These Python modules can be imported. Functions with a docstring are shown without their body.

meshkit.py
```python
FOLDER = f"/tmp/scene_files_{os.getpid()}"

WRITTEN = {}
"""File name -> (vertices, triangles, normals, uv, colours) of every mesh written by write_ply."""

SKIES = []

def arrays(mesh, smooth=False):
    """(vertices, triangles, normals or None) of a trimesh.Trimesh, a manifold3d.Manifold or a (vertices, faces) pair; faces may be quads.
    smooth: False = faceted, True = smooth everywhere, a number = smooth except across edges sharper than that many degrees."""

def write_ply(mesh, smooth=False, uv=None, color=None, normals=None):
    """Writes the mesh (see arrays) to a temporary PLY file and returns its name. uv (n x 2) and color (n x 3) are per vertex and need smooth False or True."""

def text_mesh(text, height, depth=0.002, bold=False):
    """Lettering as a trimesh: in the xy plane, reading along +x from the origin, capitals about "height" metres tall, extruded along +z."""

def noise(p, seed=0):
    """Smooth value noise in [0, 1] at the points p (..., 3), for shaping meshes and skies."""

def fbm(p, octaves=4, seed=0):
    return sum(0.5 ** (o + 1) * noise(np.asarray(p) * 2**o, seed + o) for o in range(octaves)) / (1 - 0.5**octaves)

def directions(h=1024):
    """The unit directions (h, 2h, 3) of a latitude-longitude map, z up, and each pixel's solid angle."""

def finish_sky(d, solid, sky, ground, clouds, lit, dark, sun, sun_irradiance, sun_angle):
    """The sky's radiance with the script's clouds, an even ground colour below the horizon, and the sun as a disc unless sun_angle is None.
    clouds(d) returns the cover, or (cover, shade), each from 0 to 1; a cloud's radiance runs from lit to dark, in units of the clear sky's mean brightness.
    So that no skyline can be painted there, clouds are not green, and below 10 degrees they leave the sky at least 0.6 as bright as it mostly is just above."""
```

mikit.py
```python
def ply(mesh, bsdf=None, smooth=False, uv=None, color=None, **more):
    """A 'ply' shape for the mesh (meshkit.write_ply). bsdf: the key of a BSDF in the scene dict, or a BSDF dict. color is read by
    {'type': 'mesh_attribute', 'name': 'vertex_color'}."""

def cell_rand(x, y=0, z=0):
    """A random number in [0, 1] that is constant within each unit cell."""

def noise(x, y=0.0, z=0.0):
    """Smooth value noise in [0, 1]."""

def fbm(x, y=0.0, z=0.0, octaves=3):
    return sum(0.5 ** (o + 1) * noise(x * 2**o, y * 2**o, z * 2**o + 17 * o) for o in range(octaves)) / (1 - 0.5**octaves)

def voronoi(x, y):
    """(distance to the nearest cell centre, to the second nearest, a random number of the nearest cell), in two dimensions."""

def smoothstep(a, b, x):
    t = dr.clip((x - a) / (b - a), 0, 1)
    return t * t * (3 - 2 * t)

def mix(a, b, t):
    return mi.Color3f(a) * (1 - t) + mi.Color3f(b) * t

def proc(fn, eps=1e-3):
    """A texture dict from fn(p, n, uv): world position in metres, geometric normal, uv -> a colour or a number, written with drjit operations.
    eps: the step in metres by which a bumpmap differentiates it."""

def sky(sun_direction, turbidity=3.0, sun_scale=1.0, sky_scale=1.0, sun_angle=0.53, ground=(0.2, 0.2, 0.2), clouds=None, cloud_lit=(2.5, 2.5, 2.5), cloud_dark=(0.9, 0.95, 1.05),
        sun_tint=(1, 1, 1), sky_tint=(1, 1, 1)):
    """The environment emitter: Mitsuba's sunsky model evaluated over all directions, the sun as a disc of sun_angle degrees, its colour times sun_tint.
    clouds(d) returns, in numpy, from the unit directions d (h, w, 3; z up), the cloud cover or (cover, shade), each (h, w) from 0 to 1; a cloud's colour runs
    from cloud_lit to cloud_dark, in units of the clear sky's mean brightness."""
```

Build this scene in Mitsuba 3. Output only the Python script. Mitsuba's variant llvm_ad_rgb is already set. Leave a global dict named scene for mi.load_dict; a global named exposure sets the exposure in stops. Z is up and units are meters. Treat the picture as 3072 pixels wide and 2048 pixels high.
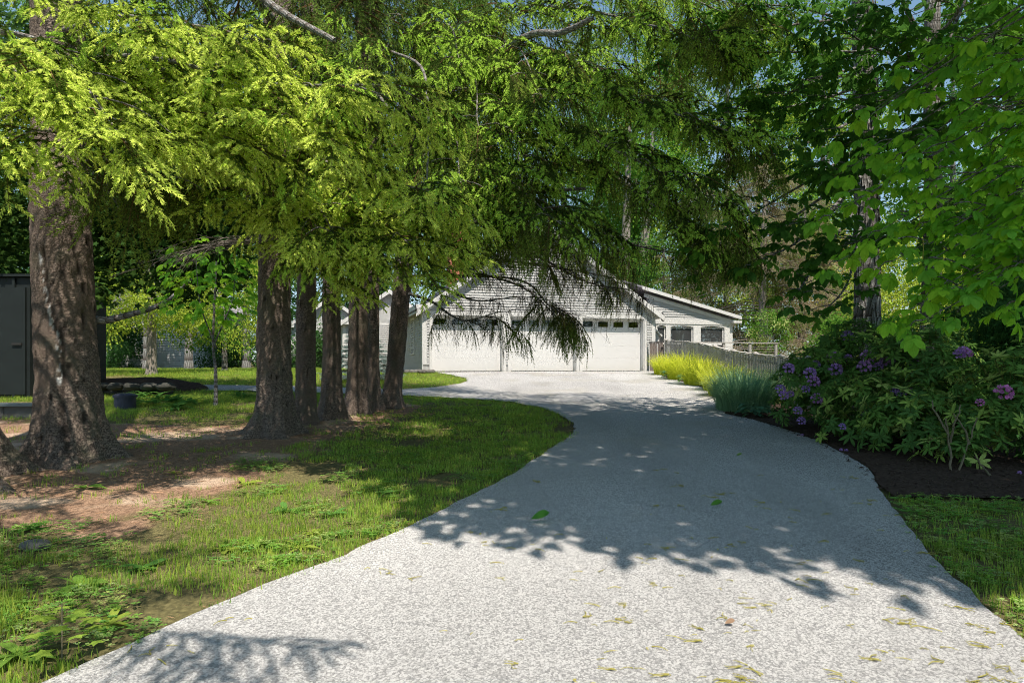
import math
import numpy as np
import trimesh
import shapely
from shapely.geometry import Polygon, Point, box as sbox
import drjit as dr
import mitsuba as mi
import mikit
import meshkit
from mikit import noise, fbm, voronoi, smoothstep, mix, cell_rand

T = mi.ScalarTransform4f
scene, labels = {}, {}
# ------------------------------------------------------------------ camera, sky, exposure
scene['camera'] = {'type': 'perspective', 'fov': 73.74, 'fov_axis': 'x', 'near_clip': 0.05, 'far_clip': 2000.0,
                   'principal_point_offset_y': -0.0332,
                   'to_world': T().look_at(origin=[0, 0, 1.5], target=[0, 10, 1.5], up=[0, 0, 1])}
SUN = (0.171, -0.47, 0.866)
scene['sky'] = mikit.sky(SUN, turbidity=3, sky_scale=1.2, ground=(0.16, 0.2, 0.1), sun_tint=(0.93, 1.0, 1.12), sky_tint=(1.08, 0.98, 0.86))
exposure = 2.15

rng = np.random.default_rng(11)
U = rng.uniform


# ------------------------------------------------------------------ helpers
def lab(key, label=None, cat=None, group=None, kind=None):
    d = labels.setdefault(key, {})
    for k, v in (('label', label), ('category', cat), ('group', group), ('kind', kind)):
        if v:
            d[k] = v


used = {}


def numbered(key):
    n = used.get(key, 0)
    used[key] = n + 1
    return key if n == 0 else f'{key}_{n:03d}'


def put(key, shape):
    k = numbered(key)
    scene[k] = shape
    return k


class Mesh:
    def __init__(self):
        self.v, self.f, self.c, self.u, self.n = [], [], [], [], 0

    def add(self, v, f, c=None, uv=None):
        v = np.asarray(v, float)
        f = np.asarray(f, int)
        if f.shape[1] == 4:
            f = np.vstack([f[:, [0, 1, 2]], f[:, [0, 2, 3]]])
        self.v.append(v)
        self.f.append(f + self.n)
        self.n += len(v)
        self.c.append(np.broadcast_to(np.asarray((0.5, 0.5, 0.5) if c is None else c, float), v.shape))
        self.u.append(np.zeros((len(v), 2)) if uv is None else np.broadcast_to(uv, (len(v), 2)))
        return self

    def box(self, c, s, R=None, col=None):
        x = np.array([[i, j, k] for i in (-.5, .5) for j in (-.5, .5) for k in (-.5, .5)]) * np.asarray(s)
        if R is not None:
            x = x @ np.asarray(R).T
        f = [[0, 1, 3, 2], [4, 6, 7, 5], [0, 4, 5, 1], [2, 3, 7, 6], [0, 2, 6, 4], [1, 5, 7, 3]]
        return self.add(x + np.asarray(c), f, col)

    def arrays(self):
        return np.vstack(self.v), np.vstack(self.f), np.vstack(self.c), np.vstack(self.u)

    def ply(self, bsdf, smooth=False, color=False, uv=False):
        v, f, c, u = self.arrays()
        return mikit.ply((v, f), bsdf, smooth=smooth, color=c if color else None, uv=u if uv else None)


def tube(p, r, sides=6, cap=True):
    p = np.asarray(p, float)
    r = np.broadcast_to(np.asarray(r, float), (len(p),))
    t = np.gradient(p, axis=0)
    t /= np.linalg.norm(t, axis=1, keepdims=True) + 1e-12
    a = np.cross(t, np.where(np.abs(t[:, 2:]) < 0.9, [0, 0, 1.0], [1.0, 0, 0]))
    a /= np.linalg.norm(a, axis=1, keepdims=True) + 1e-12
    b = np.cross(t, a)
    th = np.arange(sides) / sides * 2 * np.pi
    v = p[:, None] + r[:, None, None] * (np.cos(th)[None, :, None] * a[:, None] + np.sin(th)[None, :, None] * b[:, None])
    i, j = np.meshgrid(np.arange(len(p) - 1), np.arange(sides), indexing='ij')
    q = np.stack([i * sides + j, i * sides + (j + 1) % sides, (i + 1) * sides + (j + 1) % sides, (i + 1) * sides + j], -1).reshape(-1, 4)
    v = v.reshape(-1, 3)
    f = np.vstack([q[:, [0, 1, 2]], q[:, [0, 2, 3]]])
    if cap:
        n = len(v)
        v = np.vstack([v, p[-1:]])
        m = (len(p) - 1) * sides
        f = np.vstack([f, [[m + k, m + (k + 1) % sides, n] for k in range(sides)]])
    return v, f


def spline(pts, n):
    pts = np.asarray(pts, float)
    if len(pts) == 2:
        s = np.linspace(0, 1, n)[:, None]
        return pts[0] * (1 - s) + pts[1] * s
    q = np.vstack([2 * pts[0] - pts[1], pts, 2 * pts[-1] - pts[-2]])
    out = []
    for s in np.linspace(0, len(pts) - 1 - 1e-9, n):
        i = int(s)
        t = s - i
        a, b, c, d = q[i:i + 4]
        out.append(0.5 * (2 * b + (c - a) * t + (2 * a - 5 * b + 4 * c - d) * t * t + (3 * b - a - 3 * c + d) * t ** 3))
    return np.array(out)


def unit(v):
    v = np.asarray(v, float)
    return v / (np.linalg.norm(v, axis=-1, keepdims=True) + 1e-12)


def frames(d, up=(0, 0, 1), roll=None):
    """Matrices (n, 3, 3) whose columns are: along d, sideways, up-ish."""
    d = unit(np.atleast_2d(d))
    up = np.broadcast_to(np.asarray(up, float), d.shape)
    side = np.cross(up, d)
    bad = np.linalg.norm(side, axis=1) < 1e-3
    side[bad] = np.cross([1.0, 0, 0], d[bad])
    side = unit(side)
    top = np.cross(d, side)
    if roll is not None:
        c, s = np.cos(roll)[:, None], np.sin(roll)[:, None]
        side, top = side * c + top * s, top * c - side * s
    return np.stack([d, side, top], -1)


def scatter(tpl, pos, R, scale, tint=None, mesh=None):
    """Copies of the template (v, f, c) joined into a Mesh."""
    v, f, c = tpl
    pos, scale = np.atleast_2d(pos), np.broadcast_to(np.asarray(scale, float), (len(pos),))
    m = mesh or Mesh()
    if not len(pos):
        return m
    V = np.einsum('nij,kj->nki', R * scale[:, None, None], v) + pos[:, None]
    F = f[None] + (np.arange(len(pos)) * len(v))[:, None, None]
    C = np.broadcast_to(c[None], V.shape)
    if tint is not None:
        C = np.clip(C * tint[:, None, :], 0, 1)
    return m.add(V.reshape(-1, 3), F.reshape(-1, 3), C.reshape(-1, 3))


def tints(n, lo=0.75, hi=1.25, warm=0.12):
    b = U(lo, hi, (n, 1))
    w = U(-warm, warm, (n, 1))
    return b * np.hstack([1 + w, np.ones((n, 1)), 1 - w])


def instances(key, group, pos, R, scale):
    """One entry per copy of a shapegroup: key__0001, key__0002, ... are the pieces of one part."""
    pos, scale = np.atleast_2d(pos), np.broadcast_to(np.asarray(scale, float), (len(pos),))
    start = used.get(key + '#', 0)
    used[key + '#'] = start + len(pos)
    for i in range(len(pos)):
        M = np.eye(4)
        M[:3, :3] = R[i] * scale[i]
        M[:3, 3] = pos[i]
        scene[f'{key}__{start + i + 1:04d}'] = {'type': 'instance', 'to_world': T(M), 'group': {'type': 'ref', 'id': group}}


def group(name, tpl, bsdf):
    m = Mesh().add(*tpl)
    scene[name] = {'type': 'shapegroup', 'copy': m.ply(bsdf, color=True)}


def sstep(a, b, x):
    t = np.clip((np.asarray(x, float) - a) / (b - a), 0, 1)
    return t * t * (3 - 2 * t)


def zg(x, y):
    """Height of the ground: it climbs towards the garage and falls away along the picket fence."""
    x, y = np.asarray(x, float), np.asarray(y, float)
    z = np.where(y < 22, 0.045 * y, 0.0)
    t = np.clip((y - 22) / 6, 0, 1)
    z = np.where(y >= 22, 0.99 + 0.27 * (t - t * t / 2), z) + np.where(y > 28, 0.004 * (y - 28), 0)
    z = z + 0.075 * sstep(23, 27, y)
    return z - 0.42 * sstep(5.7, 7.0, x) * sstep(28, 17, y) * sstep(4, 11, y)


def gz(p):
    return (p[0], p[1], float(zg(p[0], p[1])))


# ------------------------------------------------------------------ materials
def leafy(name, trans, rough=0.5, spec=0.35):
    scene[name] = {'type': 'principledthin', 'base_color': {'type': 'mesh_attribute', 'name': 'vertex_color'}, 'roughness': rough,
                   'diff_trans': trans, 'eta': 1.33 + 0.2 * spec, 'spec_trans': 0.0}


leafy('foliage', 0.95, 0.45)
leafy('needles', 0.7, 0.55)
leafy('glossy_leaf', 0.7, 0.3, 0.8)
leafy('petal', 0.8, 0.6)
leafy('dry', 0.25, 0.9)


def matte(name, fn, rough=0.9, bump=None, scale=0.0, spec=0.3, eps=1e-3):
    b = {'type': 'principled', 'base_color': fn if isinstance(fn, dict) else ({'type': 'rgb', 'value': list(fn)} if not callable(fn) else mikit.proc(fn)),
         'roughness': rough, 'specular': spec}
    if bump is not None:
        b = {'type': 'bumpmap', 'arbitrary': mikit.proc(bump, eps), 'scale': scale, 'bsdf': b}
    scene[name] = {'type': 'twosided', 'bsdf': b}


def bark_h(p):
    q = noise(p.x * 3, p.y * 3, p.z * 3) * 2
    a = fbm(p.x * 44 + q, p.y * 44, p.z * 36, 3)
    b = noise(p.x * 90, p.y * 90, p.z * 60)
    return dr.abs(a - 0.5) * 1.6 + b * 0.35


def bark_fn(dark, light, warm):
    def fn(p, n, uv):
        h = bark_h(p)
        big = fbm(p.x * 2.2, p.y * 2.2, p.z * 1.3, 3)
        c = mix(mix(dark, light, smoothstep(0.08, 0.55, h)), warm, smoothstep(0.42, 0.68, big) * 0.6)
        c = mix(c, (0.10, 0.115, 0.075), smoothstep(0.55, 0.75, fbm(p.x * 5 + 9, p.y * 5, p.z * 4, 3)) * 0.35)
        c = mix(c, (0.014, 0.011, 0.009), uv.x)
        return mix(c, mi.Color3f(0.55, 0.56, 0.56) * (0.45 + 0.75 * noise(p.x * 60, p.y * 60, p.z * 30)), uv.y)
    return fn


matte('spruce_bark', bark_fn((0.055, 0.042, 0.036), (0.27, 0.22, 0.185), (0.165, 0.125, 0.098)), 0.9, lambda p, n, uv: bark_h(p), 0.028, eps=2e-3)
matte('hickory_bark', bark_fn((0.035, 0.026, 0.022), (0.13, 0.10, 0.085), (0.09, 0.062, 0.05)), 0.95, lambda p, n, uv: bark_h(mi.Point3f(p.x * 1.4, p.y * 1.4, p.z * 0.3)), 0.03, eps=2e-3)
matte('twig', (0.09, 0.065, 0.05), 0.9)
matte('grey_twig', (0.27, 0.24, 0.21), 0.9)
matte('pale_stem', (0.19, 0.16, 0.105), 0.8)


def litter_fn(p, n, uv):
    a = fbm(p.x * 1.3, p.y * 1.3, 0.0, 4)
    b = noise(p.x * 70 + 8 * a, p.y * 40, 1.0)
    c = noise(p.x * 40, p.y * 80 + 8 * a, 4.0)
    need = mix((0.085, 0.05, 0.032), (0.33, 0.215, 0.145), b * 0.5 + c * 0.5)
    need = mix(need, (0.36, 0.275, 0.205), smoothstep(0.5, 0.7, a))
    green = mix((0.045, 0.042, 0.018), (0.17, 0.15, 0.065), b * 0.6 + c * 0.4)
    w = uv.x
    return mix(green, need, smoothstep(0.38, 0.62, w + 0.9 * (fbm(p.x * 2.3, p.y * 2.3, 5.0, 4) - 0.5)))


matte('soil', litter_fn, 0.95, lambda p, n, uv: fbm(p.x * 22, p.y * 22, p.z * 22, 3), 0.03, eps=3e-3)
matte('mulch', lambda p, n, uv: mix((0.016, 0.011, 0.009), (0.10, 0.066, 0.05), fbm(p.x * 38, p.y * 38, 0.0, 3)), 0.95,
      lambda p, n, uv: fbm(p.x * 30, p.y * 30, 0.0, 3), 0.05, eps=3e-3)


def aggregate(p, n, uv):
    f1, f2, r = voronoi(p.x * 95, p.y * 95)
    g1, g2, r2 = voronoi(p.x * 45 + 7, p.y * 45)
    stone = mix((0.22, 0.22, 0.222), (0.455, 0.455, 0.453), smoothstep(0.05, 0.85, r * 0.7 + r2 * 0.3))
    c = mix(stone, (0.13, 0.13, 0.132), smoothstep(0.50, 0.75, f1) * 0.6)
    far = fbm(p.x * 0.55, p.y * 0.55, 3.0, 4)
    c = c * (0.80 + 0.36 * far) * (0.93 + 0.1 * noise(p.x * 1.4 + 0.3 * p.y, p.y * 0.2, 2.0))
    c = c * (1.0 - 0.10 * smoothstep(0.56, 0.72, fbm(p.x * 1.9, p.y * 0.5, 6.0, 3)))
    return mix(c, (0.24, 0.225, 0.17), smoothstep(0.55, 0.75, fbm(p.x * 1.1, p.y * 1.1, 8.0, 3)) * smoothstep(8.0, 10.0, p.y) * 0.35)


matte('aggregate', aggregate, 0.85, lambda p, n, uv: voronoi(p.x * 95, p.y * 95)[0] * -1.0, 0.003, eps=1.5e-3)

matte('siding', lambda p, n, uv: mi.Color3f(0.43, 0.435, 0.435) * (0.92 + 0.16 * fbm(p.x * 2, p.y * 2, p.z * 9, 3)), 0.6)
matte('white_paint', lambda p, n, uv: mi.Color3f(0.62, 0.62, 0.615) * (0.97 + 0.04 * fbm(p.x * 2, p.y * 2, p.z * 2, 3)), 0.5)
matte('door_paint', lambda p, n, uv: mi.Color3f(0.64, 0.645, 0.65) * (0.985 + 0.02 * fbm(p.x * 1.5, p.y * 1.5, p.z * 1.0, 3)), 0.45)
matte('rubber', (0.03, 0.03, 0.03), 0.8)
matte('interior', (0.05, 0.05, 0.05), 0.9)
matte('shingle', lambda p, n, uv: mix((0.17, 0.165, 0.19), (0.34, 0.325, 0.36), fbm(p.x * 9, p.y * 9, p.z * 9, 3)), 0.95)
matte('brick', lambda p, n, uv: mix((0.30, 0.09, 0.06), (0.42, 0.16, 0.11), noise(p.x * 8, p.y * 8, p.z * 14)), 0.9)
matte('concrete', lambda p, n, uv: mix((0.20, 0.16, 0.12), (0.34, 0.28, 0.22), fbm(p.x * 6, p.y * 6, p.z * 6, 3)), 0.95)
matte('gutter_metal', (0.16, 0.15, 0.15), 0.45)
matte('rail_grey', (0.36, 0.345, 0.335), 0.7)
matte('stone', lambda p, n, uv: mix((0.06, 0.058, 0.054), (0.20, 0.19, 0.175), fbm(p.x * 7, p.y * 7, p.z * 7, 4)), 0.95, lambda p, n, uv: fbm(p.x * 16, p.y * 16, p.z * 16, 3), 0.03, eps=3e-3)
matte('dark_stone', lambda p, n, uv: mix((0.02, 0.022, 0.02), (0.085, 0.085, 0.075), fbm(p.x * 7, p.y * 7, p.z * 7, 4)), 0.95)
matte('bluestone', lambda p, n, uv: mix((0.09, 0.12, 0.13), (0.17, 0.21, 0.22), fbm(p.x * 5, p.y * 5, p.z * 5, 3)), 0.8)
matte('shed_paint', lambda p, n, uv: mi.Color3f(0.013, 0.018, 0.018) * (0.8 + 0.4 * fbm(p.x * 2, p.y * 2, p.z * 5, 3)), 0.6)
matte('dark_plastic', lambda p, n, uv: mi.Color3f(0.05, 0.055, 0.085) * (0.8 + 0.4 * fbm(p.x * 9, p.y * 9, p.z * 9, 3)), 0.42)
matte('weathered_wood', lambda p, n, uv: mix((0.24, 0.225, 0.21), (0.56, 0.54, 0.515), noise(p.x * 30, p.y * 30, p.z * 2.5) * 0.6 + 0.4 * fbm(p.x * 8, p.y * 8, p.z, 3)), 0.9)
matte('gate_wood', lambda p, n, uv: mix((0.17, 0.125, 0.11), (0.47, 0.40, 0.36), noise(p.x * 38, p.y * 38, p.z * 2.0) * 0.65 + 0.35 * fbm(p.x * 9, p.y * 9, p.z, 3)), 0.9)
scene['pane_glass'] = {'type': 'thindielectric', 'int_ior': 1.5}
scene['insect_screen'] = {'type': 'mask', 'opacity': 0.62, 'bsdf': {'type': 'twosided', 'bsdf': {'type': 'principled', 'base_color': {'type': 'rgb', 'value': [0.05, 0.055, 0.06]}, 'roughness': 0.6}}}

# ------------------------------------------------------------------ ground and driveway
DRIVE = Polygon([(-2.15, -6), (-2.1, 0), (-2.08, 2.0), (-1.99, 2.93), (-1.75, 3.54), (-1.49, 4.06), (-1.11, 4.62), (-.9, 5.12), (-.64, 5.68), (-.31, 6.45), (.115, 7.6),
                 (.47, 8.73), (.82, 9.9), (.98, 10.7), (1.02, 11.5), (.9, 12.6), (.6, 13.8), (.0, 14.85), (-.85, 15.6), (-2.7, 16.5), (-6, 17.6), (-11, 18.6), (-11, 20.2), (-6, 19.4), (-3.0, 18.2),
                 (-2.16, 19.0), (-1.55, 20.3), (-1.38, 21.5), (-1.6, 23.0), (-2.2, 24.6), (-2.95, 26.25),
                 (5.9, 28.75), (5.75, 27.4), (5.35, 25), (5.25, 22.6), (5.3, 19), (5.2, 16.1), (4.6, 14.9), (4.15, 13.9), (4.0, 12.7), (4.17, 12), (4.3, 10.2), (4.18, 8.58), (3.95, 7.6),
                 (3.74, 7.03), (3.37, 6.12), (2.89, 4.85), (2.62, 3.86), (2.5, 3.34), (2.3, 2.4), (2.15, 0), (2.1, -6)])
NEEDLE_BED = Polygon([(-9.5, 4.2), (-3.6, 4.9), (-2.85, 5.3), (-2.75, 6.3), (-2.8, 8.3), (-2.6, 10), (-2.0, 12.1), (-1.9, 14.2), (-2.9, 15.2), (-4.0, 12.6), (-4.6, 10.9), (-6.3, 11.4), (-9.5, 11.9)])
MULCH = Polygon([(3.5, 6.25), (4.9, 6.15), (9.5, 5.8), (10.5, 12), (6.2, 16), (6.1, 26.5), (5.6, 26.5), (5.3, 22.6), (5.35, 19), (5.25, 16.1), (4.6, 14.9), (4.15, 13.9), (4.0, 12.7), (4.1, 12), (4.25, 10.2), (4.1, 8.58), (3.9, 7.6), (3.7, 7.03)])


def inside(poly, x, y):
    return shapely.contains_xy(poly, x, y)


def signed(poly, x, y):
    """Metres inside the outline (positive) or outside it (negative)."""
    pts = shapely.points(np.asarray(x, float), np.asarray(y, float))
    d = shapely.distance(pts, poly.exterior)
    return np.where(inside(poly, x, y), d, -d)


xs = np.unique(np.concatenate([np.arange(-12, 12.01, 0.5), np.arange(-40, 40.1, 4), np.arange(-600, 601, 60)]))
ys = np.unique(np.concatenate([np.arange(0, 30.01, 0.5), np.arange(-20, 100.1, 5), np.arange(-100, 601, 50)]))
gx, gy = np.meshgrid(xs, ys, indexing='ij')
gv = np.stack([gx, gy, zg(gx, gy) - 0.02], -1).reshape(-1, 3)
a_, b_ = np.meshgrid(np.arange(len(xs) - 1), np.arange(len(ys) - 1), indexing='ij')
k0 = a_ * len(ys) + b_
gf = np.stack([k0, k0 + len(ys), k0 + len(ys) + 1, k0 + 1], -1).reshape(-1, 4)
sd = signed(NEEDLE_BED, gv[:, 0], gv[:, 1])
near_edge = np.exp(-np.abs(signed(DRIVE, gv[:, 0], gv[:, 1])) / 0.25) * 0.35
guv = np.stack([np.clip(sstep(-0.9, 0.8, sd) * 0.95 + near_edge * (gv[:, 1] < 12), 0, 1), gv[:, 1] * 0], -1)
scene['ground'] = Mesh().add(gv, gf, uv=guv).ply('soil', smooth=True, uv=True)
lab('ground', 'lawn soil strewn with brown spruce needles', kind='structure')


def sheet(poly, lift, step=0.5, cells=False):
    """A thin sheet that follows the ground, cut in strips across the slope."""
    m = Mesh()
    x0, y0, x1, y1 = poly.bounds
    for y in np.arange(math.floor(y0 / step) * step, y1, step):
        band = poly.intersection(sbox(x0 - 1, y, x1 + 1, y + step))
        cuts = [band] if not cells else [band.intersection(sbox(x, y, x + step, y + step)) for x in np.arange(math.floor(x0 / step) * step, x1, step)]
        for g in [h for cut in cuts for h in getattr(cut, 'geoms', [cut])]:
            if g.geom_type != 'Polygon' or g.area < 1e-4:
                continue
            v, f = trimesh.creation.triangulate_polygon(shapely.segmentize(g, 0.5), engine='earcut')
            z = zg(v[:, 0], v[:, 1]) + lift
            m.add(np.column_stack([v, z]), f)
    return m


rag = []
e = shapely.segmentize(DRIVE, 0.12).exterior.coords[:-1]
for i, (x, y) in enumerate(e):
    k = 0.07 * (meshkit.noise(np.array([x * 2.3, y * 2.3, 1.0])) - 0.5) + 0.06 * (meshkit.noise(np.array([x * 7, y * 7, 2.0])) - 0.5)
    rag.append((x + k, y + k))
DRIVE = Polygon(rag).buffer(0)
scene['driveway'] = sheet(DRIVE, 0.008).ply('aggregate')
lab('driveway', 'curved exposed aggregate driveway leading to the garage', kind='structure')
mb = sheet(MULCH.difference(DRIVE.buffer(0.01)), 0.012, cells=True)
mv = np.vstack(mb.v)
scene['mulch_bed'] = mb.ply('mulch')
lab('mulch_bed', 'dark bark mulch bed under the rhododendrons', kind='structure')
# crumbs of mulch along the edge, joined: nobody could count them
mc = Mesh()
chip = (np.array([[-1, -.3, 0], [1, -.3, 0], [1, .3, 0], [-1, .3, 0], [0, 0, .35]]), np.array([[0, 1, 4], [1, 2, 4], [2, 3, 4], [3, 0, 4]]), np.full((5, 3), 0.5))
n = 5200
px, py = U(3.0, 8.5, n), U(5.6, 15.5, n)
ok = (signed(MULCH, px, py) > -0.06)
px, py = px[ok], py[ok]
scatter(chip, np.column_stack([px, py, zg(px, py) + 0.018]), frames(np.column_stack([U(-1, 1, len(px)), U(-1, 1, len(px)), U(-.25, .25, len(px))]), roll=U(-.4, .4, len(px))), U(.008, .03, len(px)), mesh=mc)
scene['mulch_chips'] = mc.ply('mulch')
lab('mulch_chips', 'loose chips of dark bark mulch beside the driveway', 'mulch', kind='stuff')

# ------------------------------------------------------------------ the house with its three-door garage
YAW = math.radians(16)
HU, HV = np.array([math.cos(YAW), math.sin(YAW), 0]), np.array([-math.sin(YAW), math.cos(YAW), 0])
HO = np.array([-3.42, 26.2, 0.0])
HR = np.column_stack([HU, HV, [0, 0, 1]])
BASE, EAVE, APEX, GW = 1.2, 3.61, 7.03, 9.86


def W(t, s, z):
    return HO + HU * t + HV * s + np.array([0, 0, z])


def hbox(m, t0, t1, s0, s1, z0, z1, col=None):
    return m.box(W((t0 + t1) / 2, (s0 + s1) / 2, (z0 + z1) / 2), (t1 - t0, s1 - s0, z1 - z0), HR, col)


def hprism(m, tz, s0, s1):
    """A polygon in (t, z) extruded from s0 to s1."""
    p = trimesh.creation.extrude_polygon(Polygon(tz), s1 - s0, engine='earcut')
    v = np.array([W(a, s0 + c, b) for a, b, c in p.vertices])
    return m.add(v, np.array(p.faces)[:, ::-1])


def hpart(path, m, bsdf, **k):
    return put('house__' + path, m.ply(bsdf, **k))


lab('house', 'pale clapboard house with a white three-door garage gable and screened porch', 'house')
PITCH = (APEX - EAVE) / (GW / 2)


def board_profile(t0, t1, s, z0, z1, m, out=0.040):
    """One clapboard: thin at its top, proud at its lower edge."""
    q = [W(t0, s, z1), W(t1, s, z1), W(t1, s - out, z0), W(t0, s - out, z0), W(t0, s + 0.004, z0), W(t1, s + 0.004, z0)]
    m.add(np.array(q), [[0, 3, 2], [0, 2, 1], [3, 4, 5], [3, 5, 2], [0, 4, 3], [1, 2, 5]])
    return m


# walls (solid backing behind the boards), the garage room is hollow
OPEN = [(0.35, 3.19), (3.49, 6.30), (6.54, 9.35)]
DT = 3.40
wall = Mesh()
for t0, t1 in ((0.0, .35), (3.19, 3.49), (6.30, 6.54), (9.35, GW)):
    hbox(wall, t0, t1, 0.0, 0.16, BASE - 0.4, DT)
hprism(wall, [(0, DT), (GW, DT), (GW, EAVE), (GW / 2, APEX), (0, EAVE)], 0.0, 0.16)
front = hpart('front_wall', wall, 'siding')
for k in range(60):
    z0 = BASE + 0.28 + 0.105 * k
    z1 = z0 + 0.118
    if z0 > APEX - 0.25:
        break
    rows = []
    if z0 < DT + 0.12:
        rows = [(0.155, 0.235), (3.30, 3.385), (6.405, 6.445), (9.475, 9.69)]
    else:
        e0 = max(0.0, (z0 - EAVE) / PITCH) + 0.10
        rows = [(max(0.155, e0), min(GW - .155, GW - e0))]
    for t0, t1 in rows:
        hpart('front_wall__clapboard', board_profile(t0, t1, 0.0, z0, z1, Mesh()), 'siding')
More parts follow.
